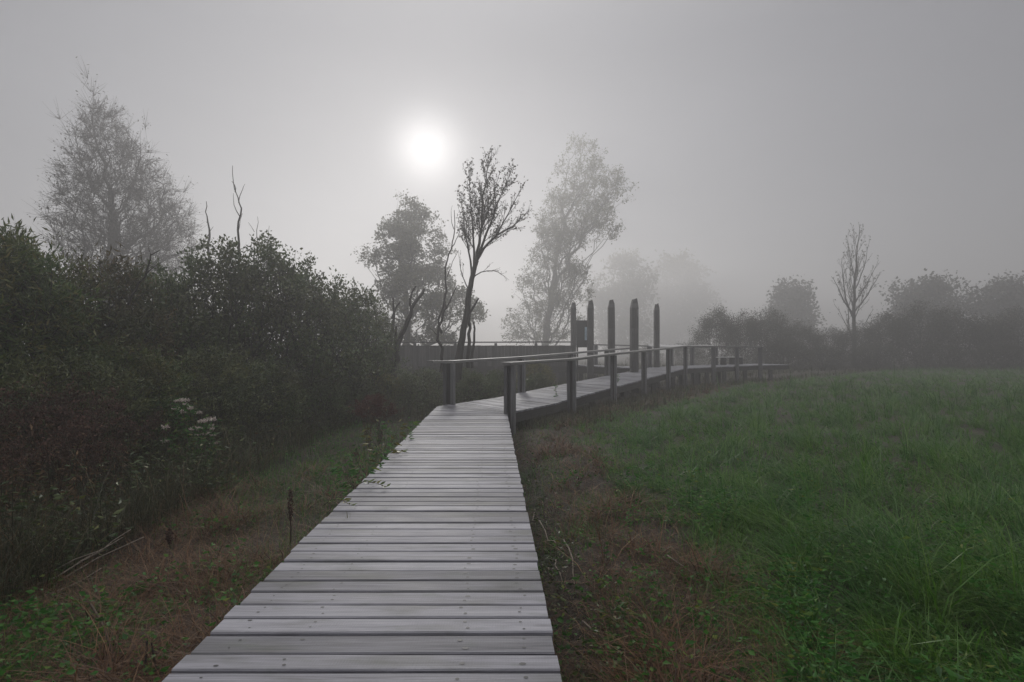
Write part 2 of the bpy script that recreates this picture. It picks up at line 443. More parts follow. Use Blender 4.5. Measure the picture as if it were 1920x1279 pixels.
# bend: boards fan out round the inner corner
Lb = [(-1.30 - .0314 * 11.5, 11.5, DZ), (-1.705, 12.95, .355), (-1.30, 13.62, .36)]
Rb = [(.266 - .0314 * 11.5, 11.5, DZ), (-.08, 11.60, DZ), (.03, 11.86, .352)]
deck(Lb, Rb, 13, .012, True, 'deck', rw)
yr = np.array([11.86, 13.5, 14.33, 17.1, 19.9, 22.9, 25.6])
yL = yr + 1.76; yL[-1] = 27.3
Rr = [(.558 * y - 6.54 if y > 12 else .03, y, ramp_z(y) if y > 12 else .352) for y in yr]
Lr = [(.558 * y - 8.95 + (.3 * (y - 13.6) / 14), y, ramp_z(y - 1.76)) for y in yL]; Lr[0] = (-1.30, 13.62, .36)
nr = int(sum(np.linalg.norm(np.diff(np.array(Rr), axis=0), axis=1)) / .15)
deck(Lr, Rr, nr, .014, False, 'deck', rw)
# platform at the top, turning right
Rp = [(7.745, 25.6, .80), (9.6, 27.5, .80), (11.3, 28.9, .80), (13.3, 30.9, .80), (15.6, 32.0, .80)]
Lp = [(6.55, 27.3, .80), (8.3, 29.6, .80), (9.9, 31.2, .80), (12.2, 33.3, .80), (14.9, 34.5, .80)]
pw = thing('viewing_platform', 'far plank platform curving right on stilts beside the field edge', 'boardwalk', (0, 0, 0))
deck(Lp, Rp, 66, .014, False, 'deck', pw)


def fascia(poly, dz, w, h, parent, name):
    mb = MB()
    for a, b_ in zip(poly[:-1], poly[1:]):
        mb.beam((a[0], a[1], a[2] - dz), (b_[0], b_[1], b_[2] - dz), w, h)
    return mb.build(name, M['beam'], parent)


inR = lambda poly, o: [(p[0] - o * .87, p[1] + o * .49, p[2]) for p in poly]
fascia(inR(Rr, .05), .041, .07, .2, rw, 'fascia_beam')
fascia(inR(Rr, 1.0), .041, .07, .2, rw, 'joist')
fascia(inR(Lr, -.1), .041, .07, .2, rw, 'fascia_beam')
fascia([(p[0] - .03, p[1] + .04, p[2]) for p in Rp], .041, .07, .2, pw, 'fascia_beam')
fascia([(p[0] + .05, p[1] - .06, p[2]) for p in Lp], .041, .07, .2, pw, 'fascia_beam')


def stilt(x, y, ztop, parent, w=.15):
    mb = MB(); mb.beam((x, y, ztop), (x, y, -.5), w, w, up=(0, 1, 0)); mb.build('support_post', M['post'], parent)


for y in (16, 18.6, 21.5, 24.2):
    stilt(.558 * y - 6.54 - .14, y, ramp_z(y) - .245, rw); stilt(.558 * y - 6.54 - 1.2, y + .75, ramp_z(y) - .245, rw)
for x, y in [(8.5, 26.5), (9.35, 27.4), (10.6, 28.5), (12.2, 29.95), (14.2, 31.35)]:
    stilt(x, y, .55, pw, .17); stilt(x - .9, y + 1.2, .55, pw, .17)


def rail_post(x, y, zdeck, ztop, ang, parent, w=.24, below=True):
    """post of two outer boards with a recessed core between them"""
    mb = MB(); d = np.array([math.cos(ang), math.sin(ang)]); zb = -.4 if below else zdeck - .3
    for s in (-1, 1):
        c = np.array([x, y]) + d * s * (w / 2 - .035)
        mb.beam((c[0], c[1], ztop), (c[0], c[1], zb), .07, .15, up=(-d[1], d[0], 0), mi=1)
    n = np.array([-d[1], d[0]])
    c = np.array([x, y]) + n * -.01
    mb.beam((c[0] + n[0] * .02, c[1] + n[1] * .02, ztop - .002), (c[0] + n[0] * .02, c[1] + n[1] * .02, zb + .01), w - .142, .09, up=(n[0], n[1], 0))
    return mb.build('post', [M['post'], M['postpale']], parent)


def handrail(pts, parent, w=.23, h=.06, mat='rail', up=(0, 0, 1)):
    """flat capping boards butted end to end over the posts"""
    for a, b_ in zip(pts[:-1], pts[1:]):
        mb = MB(); a = np.array(a); b_ = np.array(b_); d = (b_ - a) / np.linalg.norm(b_ - a)
        mb.beam(a + d * .003, b_ - d * .003, w, h, .008, up)
        mb.build('handrail', M[mat], parent)


ANG = math.atan2(-.487, .873) + math.pi / 2      # across-walk direction seen from the ramp
rr = thing('wooden_railing', 'railing along the field side of the rising ramp walkway', 'railing', (0, 0, 0), group='railings of the walkway')
pr = [(11.62, .03), (14.33, 0), (17.1, 0), (19.9, 0), (22.9, 0), (25.6, 0)]
hp = []
for y, _ in pr:
    x = .558 * y - 6.54 + .06; z = ramp_z(y)
    if y < 12: x = -.02
    rail_post(x, y, z, z + .97, ANG - math.pi / 2 + .2, rr, .215 if y < 15 else .18)
    hp.append((x, y, z + 1.04 + random.gauss(0, .008)))
hp[0] = (hp[0][0] - .1, hp[0][1] - .2, hp[0][2])
handrail(hp, rr)
lr = thing('wooden_railing', 'railing along the scrub side of the ramp starting at the bend', 'railing', (0, 0, 0), group='railings of the walkway')
hp = [P(821, 677, 12.95)]
for y in (13.47, 16.5, 19.5, 22.5, 25.6):
    x = .558 * y - 8.95 - .02 + (.3 * (y - 13.6) / 14); z = ramp_z(y - 1.76)
    rail_post(x, y, z, z + .965, ANG - math.pi / 2 + .2, lr, .26 if y < 14 else .2)
    hp.append((x, y, z + 1.035))
hp[0] = np.array([hp[1][0] - .42, hp[1][1] - .5, hp[1][2] + .005])
handrail(hp, lr)
pr_ = thing('wooden_railing', 'far railing along the outer edge of the viewing platform', 'railing', (0, 0, 0), group='railings of the walkway')
hp = [(7.9, 25.75, 1.84)]
for x, y in [(9.72, 27.55), (11.4, 28.93), (13.45, 30.93)]:
    rail_post(x, y, .8, 1.79, .1, pr_, .17); hp.append((x, y, 1.84))
handrail(hp, pr_, .24, .09)
pl_ = thing('wooden_railing', 'pale topped railing on the inner edge of the viewing platform', 'railing', (0, 0, 0), group='railings of the walkway')
hp = []
for x, y in [(6.6, 27.4), (8.25, 29.6), (9.85, 31.2), (11.75, 32.9)]:
    rail_post(x, y, .8, 1.79, .1, pl_, .2); hp.append((x, y, 1.85))
handrail(hp, pl_, .26, .05, 'railpale', (.12, -.6, 1))

# bench on the platform
bn = thing('bench', 'low plank bench on the far viewing platform behind the outer railing', 'bench', (12.1, 32.3, .8), R(41))
mb = MB()
for k in range(3): mb.beam((-1.6, -.15 + k * .15, .44), (1.6, -.15 + k * .15, .44), .13, .04)
mb.build('seat', M['railpale'], bn)
for x in (-1.4, -.5, .5, 1.4):
    mb = MB(); mb.beam((x, 0, .399), (x, 0, .0), .08, .34, up=(0, 1, 0)); mb.build('leg', M['post'], bn)

# tall timber posts
tall = [(1075, 567, 27.0, .235, 'leftmost tall timber post, standing left of the dark information board', 0),
        (1107, 565, 25.6, .27, 'tall timber post just right of the dark information board', 0),
        (1146, 563, 24.7, .285, 'middle one of the five tall timber posts above the ramp', 0),
        (1189, 562, 24.2, .31, 'thickest and tallest timber post, with a pale scar near its notched top', 1),
        (1231, 571, 27.4, .25, 'rightmost tall timber post with a slanted top', 0)]
for px, py, Y, w, lab, scar in tall:
    p = P(px, py, Y)
    t = thing('timber_post', lab, 'post', (p[0], Y, -.3), R(random.uniform(-6, 6)), group='tall timber posts above the ramp')
    H = p[2] + .3; mb = MB()
    nseg = 8; w2 = w / 2
    prev = None
    def ring(z, k, ox=0, oy=0):
        c = k * .16
        return [np.array([sx * k + ox, sy * k + oy, z]) for sx, sy in ((-1, -.84), (-.84, -1), (.84, -1), (1, -.84), (1, .84), (.84, 1), (-.84, 1), (-1, .84))]
    zs = [0, H * .35, H * .7, H - w * 1.15, H - w * .55, H]
    ks = [w2 * 1.03, w2, w2 * .99, w2 * .98, w2 * .82, w2 * .58]
    secs = [ring(z, k, random.gauss(0, .004) + (.012 if i > 3 else 0), random.gauss(0, .004)) for i, (z, k) in enumerate(zip(zs, ks))]
    for q in secs[-1]: q[2] += q[0] * random.uniform(-.5, .6) + random.uniform(-.03, .03)
    for a, b_ in zip(secs[:-1], secs[1:]): mb.prism(a, b_)
    mb.build('shaft', M['post'], t)
    # lengthwise check grooves as raised edge battens left by splitting
    mb = MB()
    mb.beam((-w2 * .2, -w2 * 1.0 - .012, H - w * 1.3), (-w2 * .2, -w2 * 1.03 - .012, .02), w * .12, .03, up=(0, -1, 0))
    mb.beam((w2 * .45, -w2 * 1.0 - .01, H - w * 1.3), (w2 * .45, -w2 * 1.03 - .01, .02), w * .2, .03, up=(0, -1, 0))
    mb.build('batten', M['post'], t)
    if scar:
        mb = MB(); mb.beam((w2 * .7, -w2 * 1.0 - .006, H - .42), (w2 * .72, -w2 * 1.0 - .006, H - .72), .07, .02, up=(0, -1, 0))
        mb.build('scar', M['rail'], t)

# information board between the two left posts
pa = P(1081, 601, 26.4); pb = P(1106, 648, 26.0)
ib = thing('information_board', 'dark upright information board with a pale blue notice between two tall posts', 'sign', ((pa[0] + pb[0]) / 2, 26.25, .8))
wd = (pb[0] - pa[0]) + .05; hh = pa[2] - .8
mb = MB(); mb.beam((-wd / 2, 0, hh), (wd / 2, 0, hh), .06, 1.25); mb.build('panel', M['panel'], ib)
nb = P(1100.5, 613, 26.1)
mb = MB(); mb.beam((nb[0] - ib.location.x - .09, -.034, nb[2] - .8), (nb[0] - ib.location.x + .09, -.034, nb[2] - .8), .012, .61, .002); mb.build('notice', M['notice'], ib)
for s in (-1, 1):
    mb = MB(); mb.beam((s * (wd / 2 - .05), .06, hh - .1), (s * (wd / 2 - .05), .06, -1.0), .07, .06, up=(0, 1, 0)); mb.build('leg', M['post'], ib)

# side gangway with its screen fence
sg = thing('side_gangway', 'raised plank gangway branching left from the ramp behind the tall posts', 'boardwalk', (0, 0, 0))
Ls = [(-6.5, 27.6, .93), (2.9, 27.9, .93), (6.3, 28.2, .81)]
Rs = [(-6.5, 26.0, .93), (2.9, 26.35, .93), (5.55, 26.25, .80)]
deck(Ls, Rs, 86, .014, False, 'deck', sg)
fascia([(p[0], p[1] - .0, p[2]) for p in Rs], .041, .08, .3, sg, 'fascia_beam')
for x in (-5.6, -3.2, -.8, 1.6, 3.2, 4.6): stilt(x, 26.5, .59, sg, .2)
sf = thing('screen_fence', 'long dark board screen fence with a slit under its top rail', 'fence', (0, 0, 0))
mb = MB()
x = -6.4
while x < 2.8:
    w = random.uniform(.14, .17)
    mb.beam((x + w / 2, 26.0 - .03 + random.gauss(0, .004) + (x + 6.5) * .037, 1.84 + random.gauss(0, .004)), (x + w / 2, 25.97 + (x + 6.5) * .037, .1), w - .0015, .03, up=(0, -1, 0)); x += w
mb.build('boards', M['post'], sf)
for x in np.arange(-6.3, 2.9, 1.85):
    mb = MB(); mb.beam((x, 26.06 + (x + 6.5) * .037, 1.945), (x, 26.06 + (x + 6.5) * .037, -.3), .12, .12, up=(0, 1, 0)); mb.build('post', M['post'], sf)
mb = MB(); mb.beam((-6.5, 26.02, 2.0), (2.85, 26.37, 2.03), .2, .055); mb.build('top_rail', M['post'], sf)
fr = thing('wooden_railing', 'thin railing running right from the screen fence behind the tall posts', 'railing', (0, 0, 0), group='railings of the walkway')
hp = []
for x, y, z in [(4.2, 28.6, 1.93), (6.2, 28.75, 1.88), (8.0, 29.3, 1.83)]:
    rail_post(x, y, .8, z - .06, .1, fr, .16); hp.append((x, y, z))
hp[0] = (3.0, 28.4, 1.95)
handrail(hp, fr, .16)
# tuning of fog and light
FOG = .0085; FOG_G = .56; SUN_E = 2.3; SKY_S = .05; ZEN_FILL = 28.0; NIS = .52; OVC = 3.1; DUST=.25; DISC = 19.0; DISC_A = 2.0; AUR = 1.4; AUR_A = 4.5; EXPO = -0.28

# ------------------------------------------------------------------ trees
def mst(trunks, pts, bf=.55, up=.5):
    """grow a branching skeleton from the trunk polylines to every point (balanced minimum tree)"""
    N = []; par = []; pl = []
    for poly in trunks:
        poly = np.asarray(poly, float)
        for i, p in enumerate(poly):
            N.append(p)
            if i == 0:
                if len(N) > 1 and len(par):
                    d = np.linalg.norm(np.array(N[:-1]) - p, axis=1); k = int(d.argmin())
                    if d[k] < .02: par.append(k if d[k] > 1e-9 else k); pl.append(pl[k] + d[k]); continue
                par.append(-1); pl.append(0.0)
            else:
                par.append(len(N) - 2); pl.append(pl[-1] + float(np.linalg.norm(p - poly[i - 1])))
    pts = np.asarray(pts, float); n = len(pts)
    best = np.full(n, 1e9); bp_ = np.zeros(n, int); used = np.zeros(n, bool)
    def relax(k):
        d = pts - N[k]; L = np.linalg.norm(d, axis=1) + 1e-6
        c = L * (1 + up * np.clip(.3 - d[:, 2] / L, 0, 2)) + bf * pl[k]
        mk = (c < best) & ~used
        best[mk] = c[mk]; bp_[mk] = k
    for k in range(len(N)): relax(k)
    for _ in range(n):
        j = int(np.where(used, 1e9, best).argmin()); used[j] = True; k = int(bp_[j])
        N.append(pts[j]); par.append(k); pl.append(pl[k] + float(np.linalg.norm(pts[j] - N[k]))); relax(len(N) - 1)
    return np.array(N), np.array(par)


def skeleton_chains(N, par, r_tip, r_base):
    n = len(N); cnt = np.ones(n); ch = [[] for _ in range(n)]
    order = np.argsort([0] * n, kind='stable')
    depth = np.zeros(n, int)
    for i in range(n):
        if par[i] >= 0: ch[par[i]].append(i); depth[i] = depth[par[i]] + 1
    for i in np.argsort(-depth):
        if par[i] >= 0: cnt[par[i]] += cnt[i]
    roots = [i for i in range(n) if par[i] < 0]
    tot = max(cnt[r] for r in roots)
    pw = math.log(r_base / r_tip) / math.log(max(tot, 2))
    rad = r_tip * cnt ** pw
    chains = []; stack = [(r, None) for r in roots]
    while stack:
        s, p0 = stack.pop(); c = [] if p0 is None else [p0]
        i = s
        while True:
            c.append(i)
            if not ch[i]: break
            big = max(ch[i], key=lambda q: cnt[q])
            for q in ch[i]:
                if q != big: stack.append((q, i))
            i = big
        chains.append((c, p0 is not None))
    return chains, rad, ch


def smooth_path(p, r, wobble):
    if len(p) < 2: return p, r
    out = []; ro = []
    q = np.vstack([2 * p[0] - p[1], p, 2 * p[-1] - p[-2]])
    for i in range(len(p) - 1):
        L = np.linalg.norm(p[i + 1] - p[i]); k = 3 if L > .5 else (2 if L > .15 else 1)
        for t in np.arange(k) / k:
            a, b_, c_, d_ = q[i:i + 4]
            v = .5 * (2 * b_ + (c_ - a) * t + (2 * a - 5 * b_ + 4 * c_ - d_) * t * t + (3 * b_ - a - 3 * c_ + d_) * t ** 3)
            if t > 0: v = v + rng.normal(0, wobble * L, 3)
            out.append(v); ro.append(r[i] * (1 - t) + r[i + 1] * t)
    out.append(p[-1]); ro.append(r[-1])
    return np.array(out), np.array(ro)


def tubes_to_mesh(name, tubes, mat):
    """tubes: list of (pts, radii, sides)"""
    Vs = []; Fs = []; o = 0
    for pts, rad, k in tubes:
        n = len(pts)
        if n < 2: continue
        t = np.gradient(pts, axis=0); t /= (np.linalg.norm(t, axis=1, keepdims=True) + 1e-9)
        ref = np.array([.37, .91, .19]) if abs(t[:, 2]).mean() > .5 else np.array([.13, .21, 1.0])
        a = np.cross(t, ref); a /= (np.linalg.norm(a, axis=1, keepdims=True) + 1e-9); b_ = np.cross(t, a)
        ang = np.arange(k) * 2 * math.pi / k
        Vs.append((pts[:, None] + rad[:, None, None] * (np.cos(ang)[None, :, None] * a[:, None] + np.sin(ang)[None, :, None] * b_[:, None])).reshape(-1, 3))
        i = np.arange(n - 1)[:, None] * k; j = np.arange(k)[None, :]; j2 = (j + 1) % k
        Fs.append((o + np.stack([i + j, i + j2, i + k + j2, i + k + j], -1)).reshape(-1, 4)); o += n * k
    V = np.concatenate(Vs); Fq = np.concatenate(Fs)
    me = fast_mesh(name, V, Fq.ravel(), np.full(len(Fq), 4), mat)
    me.polygons.foreach_set('use_smooth', np.ones(len(Fq), bool))
    return me


def unit(a):
    return a / (np.linalg.norm(a, axis=-1, keepdims=True) + 1e-9)


def leaves_mesh(name, Pn, D, size, asp, mat, fold=False, V0=None, F0=None):
    """leaves: diamond (or folded) blades at Pn along D"""
    n = len(Pn); D = unit(D); size = np.broadcast_to(np.asarray(size, float), (n,))[:, None]
    S = unit(np.cross(D, rng.normal(0, 1, (n, 3)))); U = np.cross(S, D)
    w = size * asp * .5
    if fold:
        cup = size * .12
        v = np.stack([Pn, Pn + D * size * .4 + S * w + U * cup, Pn + D * size, Pn + D * size * .4 - S * w + U * cup, Pn + D * size * .45], 1).reshape(-1, 3)
        o = np.arange(n)[:, None] * 5
        f = np.concatenate([o + np.array([[0, 1, 2, 4]]), o + np.array([[0, 4, 2, 3]])], 1).reshape(-1, 4)
    else:
        v = np.stack([Pn, Pn + D * size * .42 + S * w, Pn + D * size, Pn + D * size * .42 - S * w], 1).reshape(-1, 3)
        f = np.arange(n)[:, None] * 4 + np.array([[0, 1, 2, 3]])
    return fast_mesh(name, v, f.ravel(), np.full(len(f), 4), mat)


def twig_set(bases, dirs, L, r, n_each, droop, spread, k=3, npt=5):
    """short curved twigs; returns tubes and points (with direction) spread along them"""
    tubes = []; P_ = []; D_ = []
    for b_, d in zip(bases, dirs):
        for _ in range(n_each):
            dd = unit(d + rng.normal(0, spread, 3)); l = L * rng.uniform(.45, 1.15)
            t = np.linspace(0, 1, npt)[:, None]
            bend = rng.normal(0, .25, 3) + np.array([0, 0, droop])
            pts = b_ + dd * l * t + bend * l * t * t * .5
            tubes.append((pts, r * (1 - .75 * t[:, 0]), k))
            P_.append(pts[1:]); D_.append(np.gradient(pts, axis=0)[1:])
    return tubes, np.concatenate(P_), np.concatenate(D_)


def envelope_points(profile, px0, Y, n, shell=.5, depth=1.0, clumps=None, csig=.5, base_z=0, inset=0.0):
    """points filling the crown whose outline the photo gives at depth Y; local to the trunk base"""
    pr_ = np.array(profile, float)
    z = CAMZ - (pr_[:, 0] - 656) / F * Y - base_z; xl = (pr_[:, 1] - px0) / F * Y; xr = (pr_[:, 2] - px0) / F * Y
    o = np.argsort(z); z, xl, xr = z[o], xl[o], xr[o]
    mid = (xl + xr) / 2; hw = np.maximum((xr - xl) / 2 - inset, .08); xl, xr = mid - hw, mid + hw; z = z - np.where(z > z[-1] - 2 * inset, inset * .7, 0); z = np.maximum.accumulate(z + np.arange(len(z)) * 1e-4)
    wts = np.maximum(xr - xl, .05); zz = np.linspace(z[0], z[-1], 200); ww = np.interp(zz, z, wts) ** 1.4; cdf = np.cumsum(ww); cdf /= cdf[-1]
    def sample(m):
        s = np.interp(rng.random(m), cdf, zz)
        l = np.interp(s, z, xl); r_ = np.interp(s, z, xr)
        a = rng.random(m) * 2 * math.pi; rad = np.maximum(rng.random(m) ** .5, shell * rng.random(m) ** .3)
        return np.stack([(l + r_) / 2 + (r_ - l) / 2 * rad * np.cos(a), (r_ - l) / 2 * depth * rad * np.sin(a), s], -1)
    if clumps:
        cs = sample(clumps); pts = cs[rng.integers(0, clumps, n)] + rng.normal(0, csig, (n, 3)) * np.array([1, 1, .75])
        l = np.interp(pts[:, 2], z, xl); r_ = np.interp(pts[:, 2], z, xr)
        ok = (pts[:, 0] > l - csig * .4) & (pts[:, 0] < r_ + csig * .4) & (pts[:, 2] > z[0]) & (pts[:, 2] < z[-1] + csig * .2)
        return pts[ok]
    return sample(n)


def px_poly(poly, px0, Y, base_z=0, ywob=.0):
    q = []
    yy = 0.0
    for (px, py) in poly:
        q.append(((px - px0) / F * Y, yy, CAMZ - (py - 656) / F * Y - base_z)); yy += random.uniform(-ywob, ywob)
    return np.array(q)


def tree(name, label, cat, px0, Y, base_z, trunks, pts, r_base, r_tip, bark, leaf, bf=.5, up=.5, twig=(.5, .006, 3, .0, .5), leafn=2, lsize=.08, asp=.6,
         jitter=.08, big=.035, keep=1.0, group=None, lspread=.9, lclump=None):
    root = thing(name, label, cat, ((px0 - 960) / F * Y, Y, base_z), 0, group)
    N, par = mst(trunks, pts, bf, up)
    chains, rad, ch = skeleton_chains(N, par, r_tip, r_base)
    tb = []; ts = []
    for c, has_par in chains:
        p = N[c]; r = rad[c].copy()
        if has_par and len(r) > 1: r[0] = min(r[0], r[1] * 1.25)
        p, r = smooth_path(p, r, .06)
        mxr = r.max()
        (tb if mxr > big else ts).append((p, r, 7 if mxr > .1 else (5 if mxr > .03 else 4)))
    tips = [i for i in range(len(N)) if len(ch[i]) <= 1 and par[i] >= 0 and rad[i] < big]
    tips = [i for i in tips if rng.random() < keep]
    tl, tr, tn, droop, spr = twig
    bases = N[tips]; dirs = unit(bases - N[par[tips]] + np.array([0, 0, .02]))
    tw, LP, LD = twig_set(bases, dirs, tl, tr, tn, droop, spr)
    if tb: link_obj('trunk', tubes_to_mesh('trunk', tb, M[bark]), root)
    link_obj('branches', tubes_to_mesh('branches', ts + tw, M[bark]), root)
    if leafn > 0:
        m_ = int(len(LP) * leafn); k = rng.integers(0, len(LP), m_)
        if lclump is not None:     # drop leaves in some regions so the sky shows through
            q = LP[k]; w = wob(q[:, 0] + q[:, 1] * .7, q[:, 2] - q[:, 1] * .4, lclump[0], 1.7)
            k = k[w > lclump[1] + rng.normal(0, .15, m_)]; m_ = len(k)
        Q = LP[k] + rng.normal(0, jitter, (m_, 3))
        D = unit(LD[k]) * .6 + rng.normal(0, lspread, (m_, 3)) + np.array([0, 0, -.3])
        link_obj('crown', leaves_mesh('crown', Q, D, lsize * rng.uniform(.6, 1.3, m_), asp, M[leaf]), root)
    return root


def fork_tree(name, label, px0, Y, limbs, profile, bark, leaf, leafn, lsize, asp, ang=.42, rmin=.0028, levels=3, dens=1.0, big=.03, up=.35):
    """bare tree drawn as limbs that fork again and again; limbs: (photo polyline, depth offset, base radius, tip radius)"""
    root = thing(name, label, 'tree', ((px0 - 960) / F * Y, Y, 0))
    pr_ = np.array(profile, float); k_ = Y / F
    def inside(p):
        py = 656 - (p[2] - CAMZ) / k_; px = px0 + p[0] / k_
        if py < pr_[0, 0] or py > pr_[-1, 0] + 60: return False
        l = np.interp(py, pr_[:, 0], pr_[:, 1]); r_ = np.interp(py, pr_[:, 0], pr_[:, 2])
        return l <= px <= r_ and abs(p[1]) < max(.3, (r_ - l) / 2 * k_)
    tb = []; ts = []; tipP = []; tipD = []
    def put(p, r):
        (tb if r.max() > big else ts).append((p, r, 7 if r.max() > .06 else (5 if r.max() > .015 else 3)))
    def grow(p, r, lev, t0):
        seg = np.linalg.norm(np.diff(p, axis=0), axis=1); s_ = np.concatenate([[0], np.cumsum(seg)]); L = s_[-1]
        if lev >= levels or L < .12: 
            tipP.append(p[1:]); tipD.append(np.gradient(p, axis=0)[1:]); return
        nchild = max(2, int(L * dens * (2.6, 4.5, 8.0, 9.0)[min(lev, 3)])); az = random.uniform(0, 6.28)
        for i in range(nchild):
            t = t0 + (1 - t0) * (i + random.uniform(.1, .9)) / nchild; az += 2.4
            q = np.array([np.interp(t * L, s_, p[:, c]) for c in range(3)]); rr_ = float(np.interp(t * L, s_, r))
            d = unit(np.array([np.interp(min(1, t + .02) * L, s_, p[:, c]) for c in range(3)]) - np.array([np.interp(max(0, t - .02) * L, s_, p[:, c]) for c in range(3)]))
            e1 = unit(np.cross(d, [.3, .8, .1])); e2 = np.cross(d, e1); a_ = ang * random.uniform(.7, 1.35)
            nd = unit(d * math.cos(a_) + (e1 * math.cos(az) + e2 * math.sin(az)) * math.sin(a_))
            Ln = L * (1 - t * .62) * random.uniform(.35, .62) * (.75 if lev else .62)
            m_ = 5; tt_ = np.linspace(0, 1, m_)[:, None]; bend = np.array([0, 0, up]) + rng.normal(0, .1, 3)
            for _ in range(5):
                c = q + nd * Ln * tt_ + bend * Ln * tt_ ** 2 * .5
                if inside(c[-1]): break
                Ln *= .7
            else:
                continue
            r1 = max(rmin, min(rr_ * .62, .0045 + .012 * Ln)); rad_ = np.linspace(r1, max(rmin * .6, r1 * .3), m_)
            put(c + np.concatenate([np.zeros((1, 3)), rng.normal(0, .012 * Ln, (m_ - 1, 3))]), rad_); grow(c, rad_, lev + 1, .15)
    for pp, yy, r0, r1, t0 in limbs:
        p = px_poly(pp, px0, Y); p[:, 1] += np.linspace(0, yy, len(p)); p, r = smooth_path(p, np.linspace(r0, r1, len(p)), .018)
        put(p, r)
        if t0 < 1: grow(p, r, 0, t0)
    link_obj('trunk', tubes_to_mesh('trunk', tb, M[bark]), root); link_obj('branches', tubes_to_mesh('branches', ts, M[bark]), root)
    LP = np.concatenate(tipP); LD = np.concatenate(tipD); m_ = int(len(LP) * leafn); k = rng.integers(0, len(LP), m_)
    hgt = (LP[k][:, 2] - LP[:, 2].min()) / np.ptp(LP[:, 2]); k = k[rng.random(m_) < .15 + .85 * hgt ** 1.5]; m_ = len(k)
    link_obj('crown', leaves_mesh('crown', LP[k] + rng.normal(0, .03, (m_, 3)), unit(LD[k]) * .5 + rng.normal(0, .8, (m_, 3)) + np.array([0, 0, -.4]), lsize * rng.uniform(.6, 1.3, m_), asp, M[leaf]), root)
    return root


# big feathery tree on the left
Y = 32
tr_ = [px_poly([(208, 690), (208, 560), (209, 480), (211, 405), (205, 350), (190, 290), (178, 220), (168, 150)], 208, Y, 0, .2)]
tr_ += [np.array([tr_[0][k]] + list(px_poly(q, 208, Y) + np.array([0, yy, 0]))) for k, q, yy in
        [(3, [(228, 350), (245, 290), (255, 230)], .8), (3, [(180, 340), (152, 280), (128, 232)], -.6), (2, [(245, 440), (290, 395), (330, 355)], .7),
         (2, [(180, 450), (140, 420), (105, 402)], .6), (1, [(255, 530), (315, 490), (365, 458)], -.8), (3, [(240, 375), (275, 330), (300, 300)], -1.2)]]
pts = envelope_points([(138, 150, 192), (180, 144, 205), (215, 122, 240), (260, 119, 268), (300, 120, 302), (350, 106, 342), (400, 98, 368), (445, 93, 378),
                       (490, 105, 374), (530, 150, 345), (560, 180, 300)], 208, Y, 1500, .45, inset=.7)
tree('feathery_tree', 'tall conical tree with dense fine bare twigs rising behind the left shrubs', 'tree', 208, Y, 0, tr_, pts, .42, .006, 'bark', 'leaf_twig', bf=.42, up=.5,
     twig=(1.0, .0105, 9, .15, .5), leafn=.25, lsize=.13, asp=.4, jitter=.1)

# leafy oak left of centre
Y = 45
tr_ = [px_poly([(765, 690), (765, 600), (760, 540), (750, 470), (745, 400), (747, 370)], 765, Y, 0, .2)]
tr_ += [np.array([tr_[0][k]] + list(px_poly(q, 765, Y) + np.array([0, yy, 0]))) for k, q, yy in
        [(2, [(800, 500), (820, 450), (825, 415)], .8), (1, [(720, 540), (690, 500), (675, 475)], -.7), (1, [(830, 560), (880, 570)], .7)]]
pts = envelope_points([(362, 738, 765), (385, 728, 785), (405, 713, 838), (440, 693, 848), (470, 670, 852), (500, 680, 860), (540, 692, 880), (580, 690, 912),
                       (612, 700, 912), (645, 715, 900)], 765, Y, 1900, .3, .8, clumps=130, csig=.36, inset=.3)
tree('oak_tree', 'rounded leafy tree with clumpy crown directly below the sun', 'tree', 765, Y, 0, tr_, pts, .3, .007, 'bark', 'leaf_oak', bf=.55, up=.35,
     twig=(.5, .008, 3, .0, .8), leafn=1.75, lsize=.185, asp=.75, jitter=.12, lclump=(1.5, -.5))

# slender vase-shaped tree near the bend
fork_tree('slender_tree', 'slender vase shaped tree with thin bare branches just right of the sun', 857, 18, [
    ([(857, 722), (862, 662), (868, 620), (878, 560), (884, 525), (894, 488)], 0, .13, .07, 1),
    ([(894, 488), (900, 440), (904, 385), (912, 325), (922, 280)], .1, .055, .006, .12),
    ([(894, 488), (915, 455), (942, 432), (970, 412), (994, 385)], .5, .05, .006, .15),
    ([(896, 480), (912, 440), (932, 390), (958, 330)], -.5, .05, .006, .12),
    ([(889, 505), (888, 455), (884, 400), (880, 325)], -.3, .045, .006, .18),
    ([(884, 525), (878, 470), (868, 415), (863, 365)], .4, .04, .005, .25),
    ([(900, 440), (918, 385), (936, 320)], .3, .03, .005, .15),
    ([(930, 441), (952, 405), (980, 350)], -.3, .03, .005, .15),
    ([(884, 523), (902, 510), (925, 507), (940, 513), (953, 523)], .2, .022, .004, .3),
    ([(880, 545), (870, 525), (862, 500), (857, 470)], .3, .022, .004, .25),
], [(274, 905, 936), (290, 870, 964), (320, 862, 984), (360, 858, 998), (400, 855, 1000), (440, 858, 985), (480, 862, 955), (530, 860, 955)], 'barkdark', 'leaf_twig', .55, .08, .5, dens=2.5, rmin=.0042)

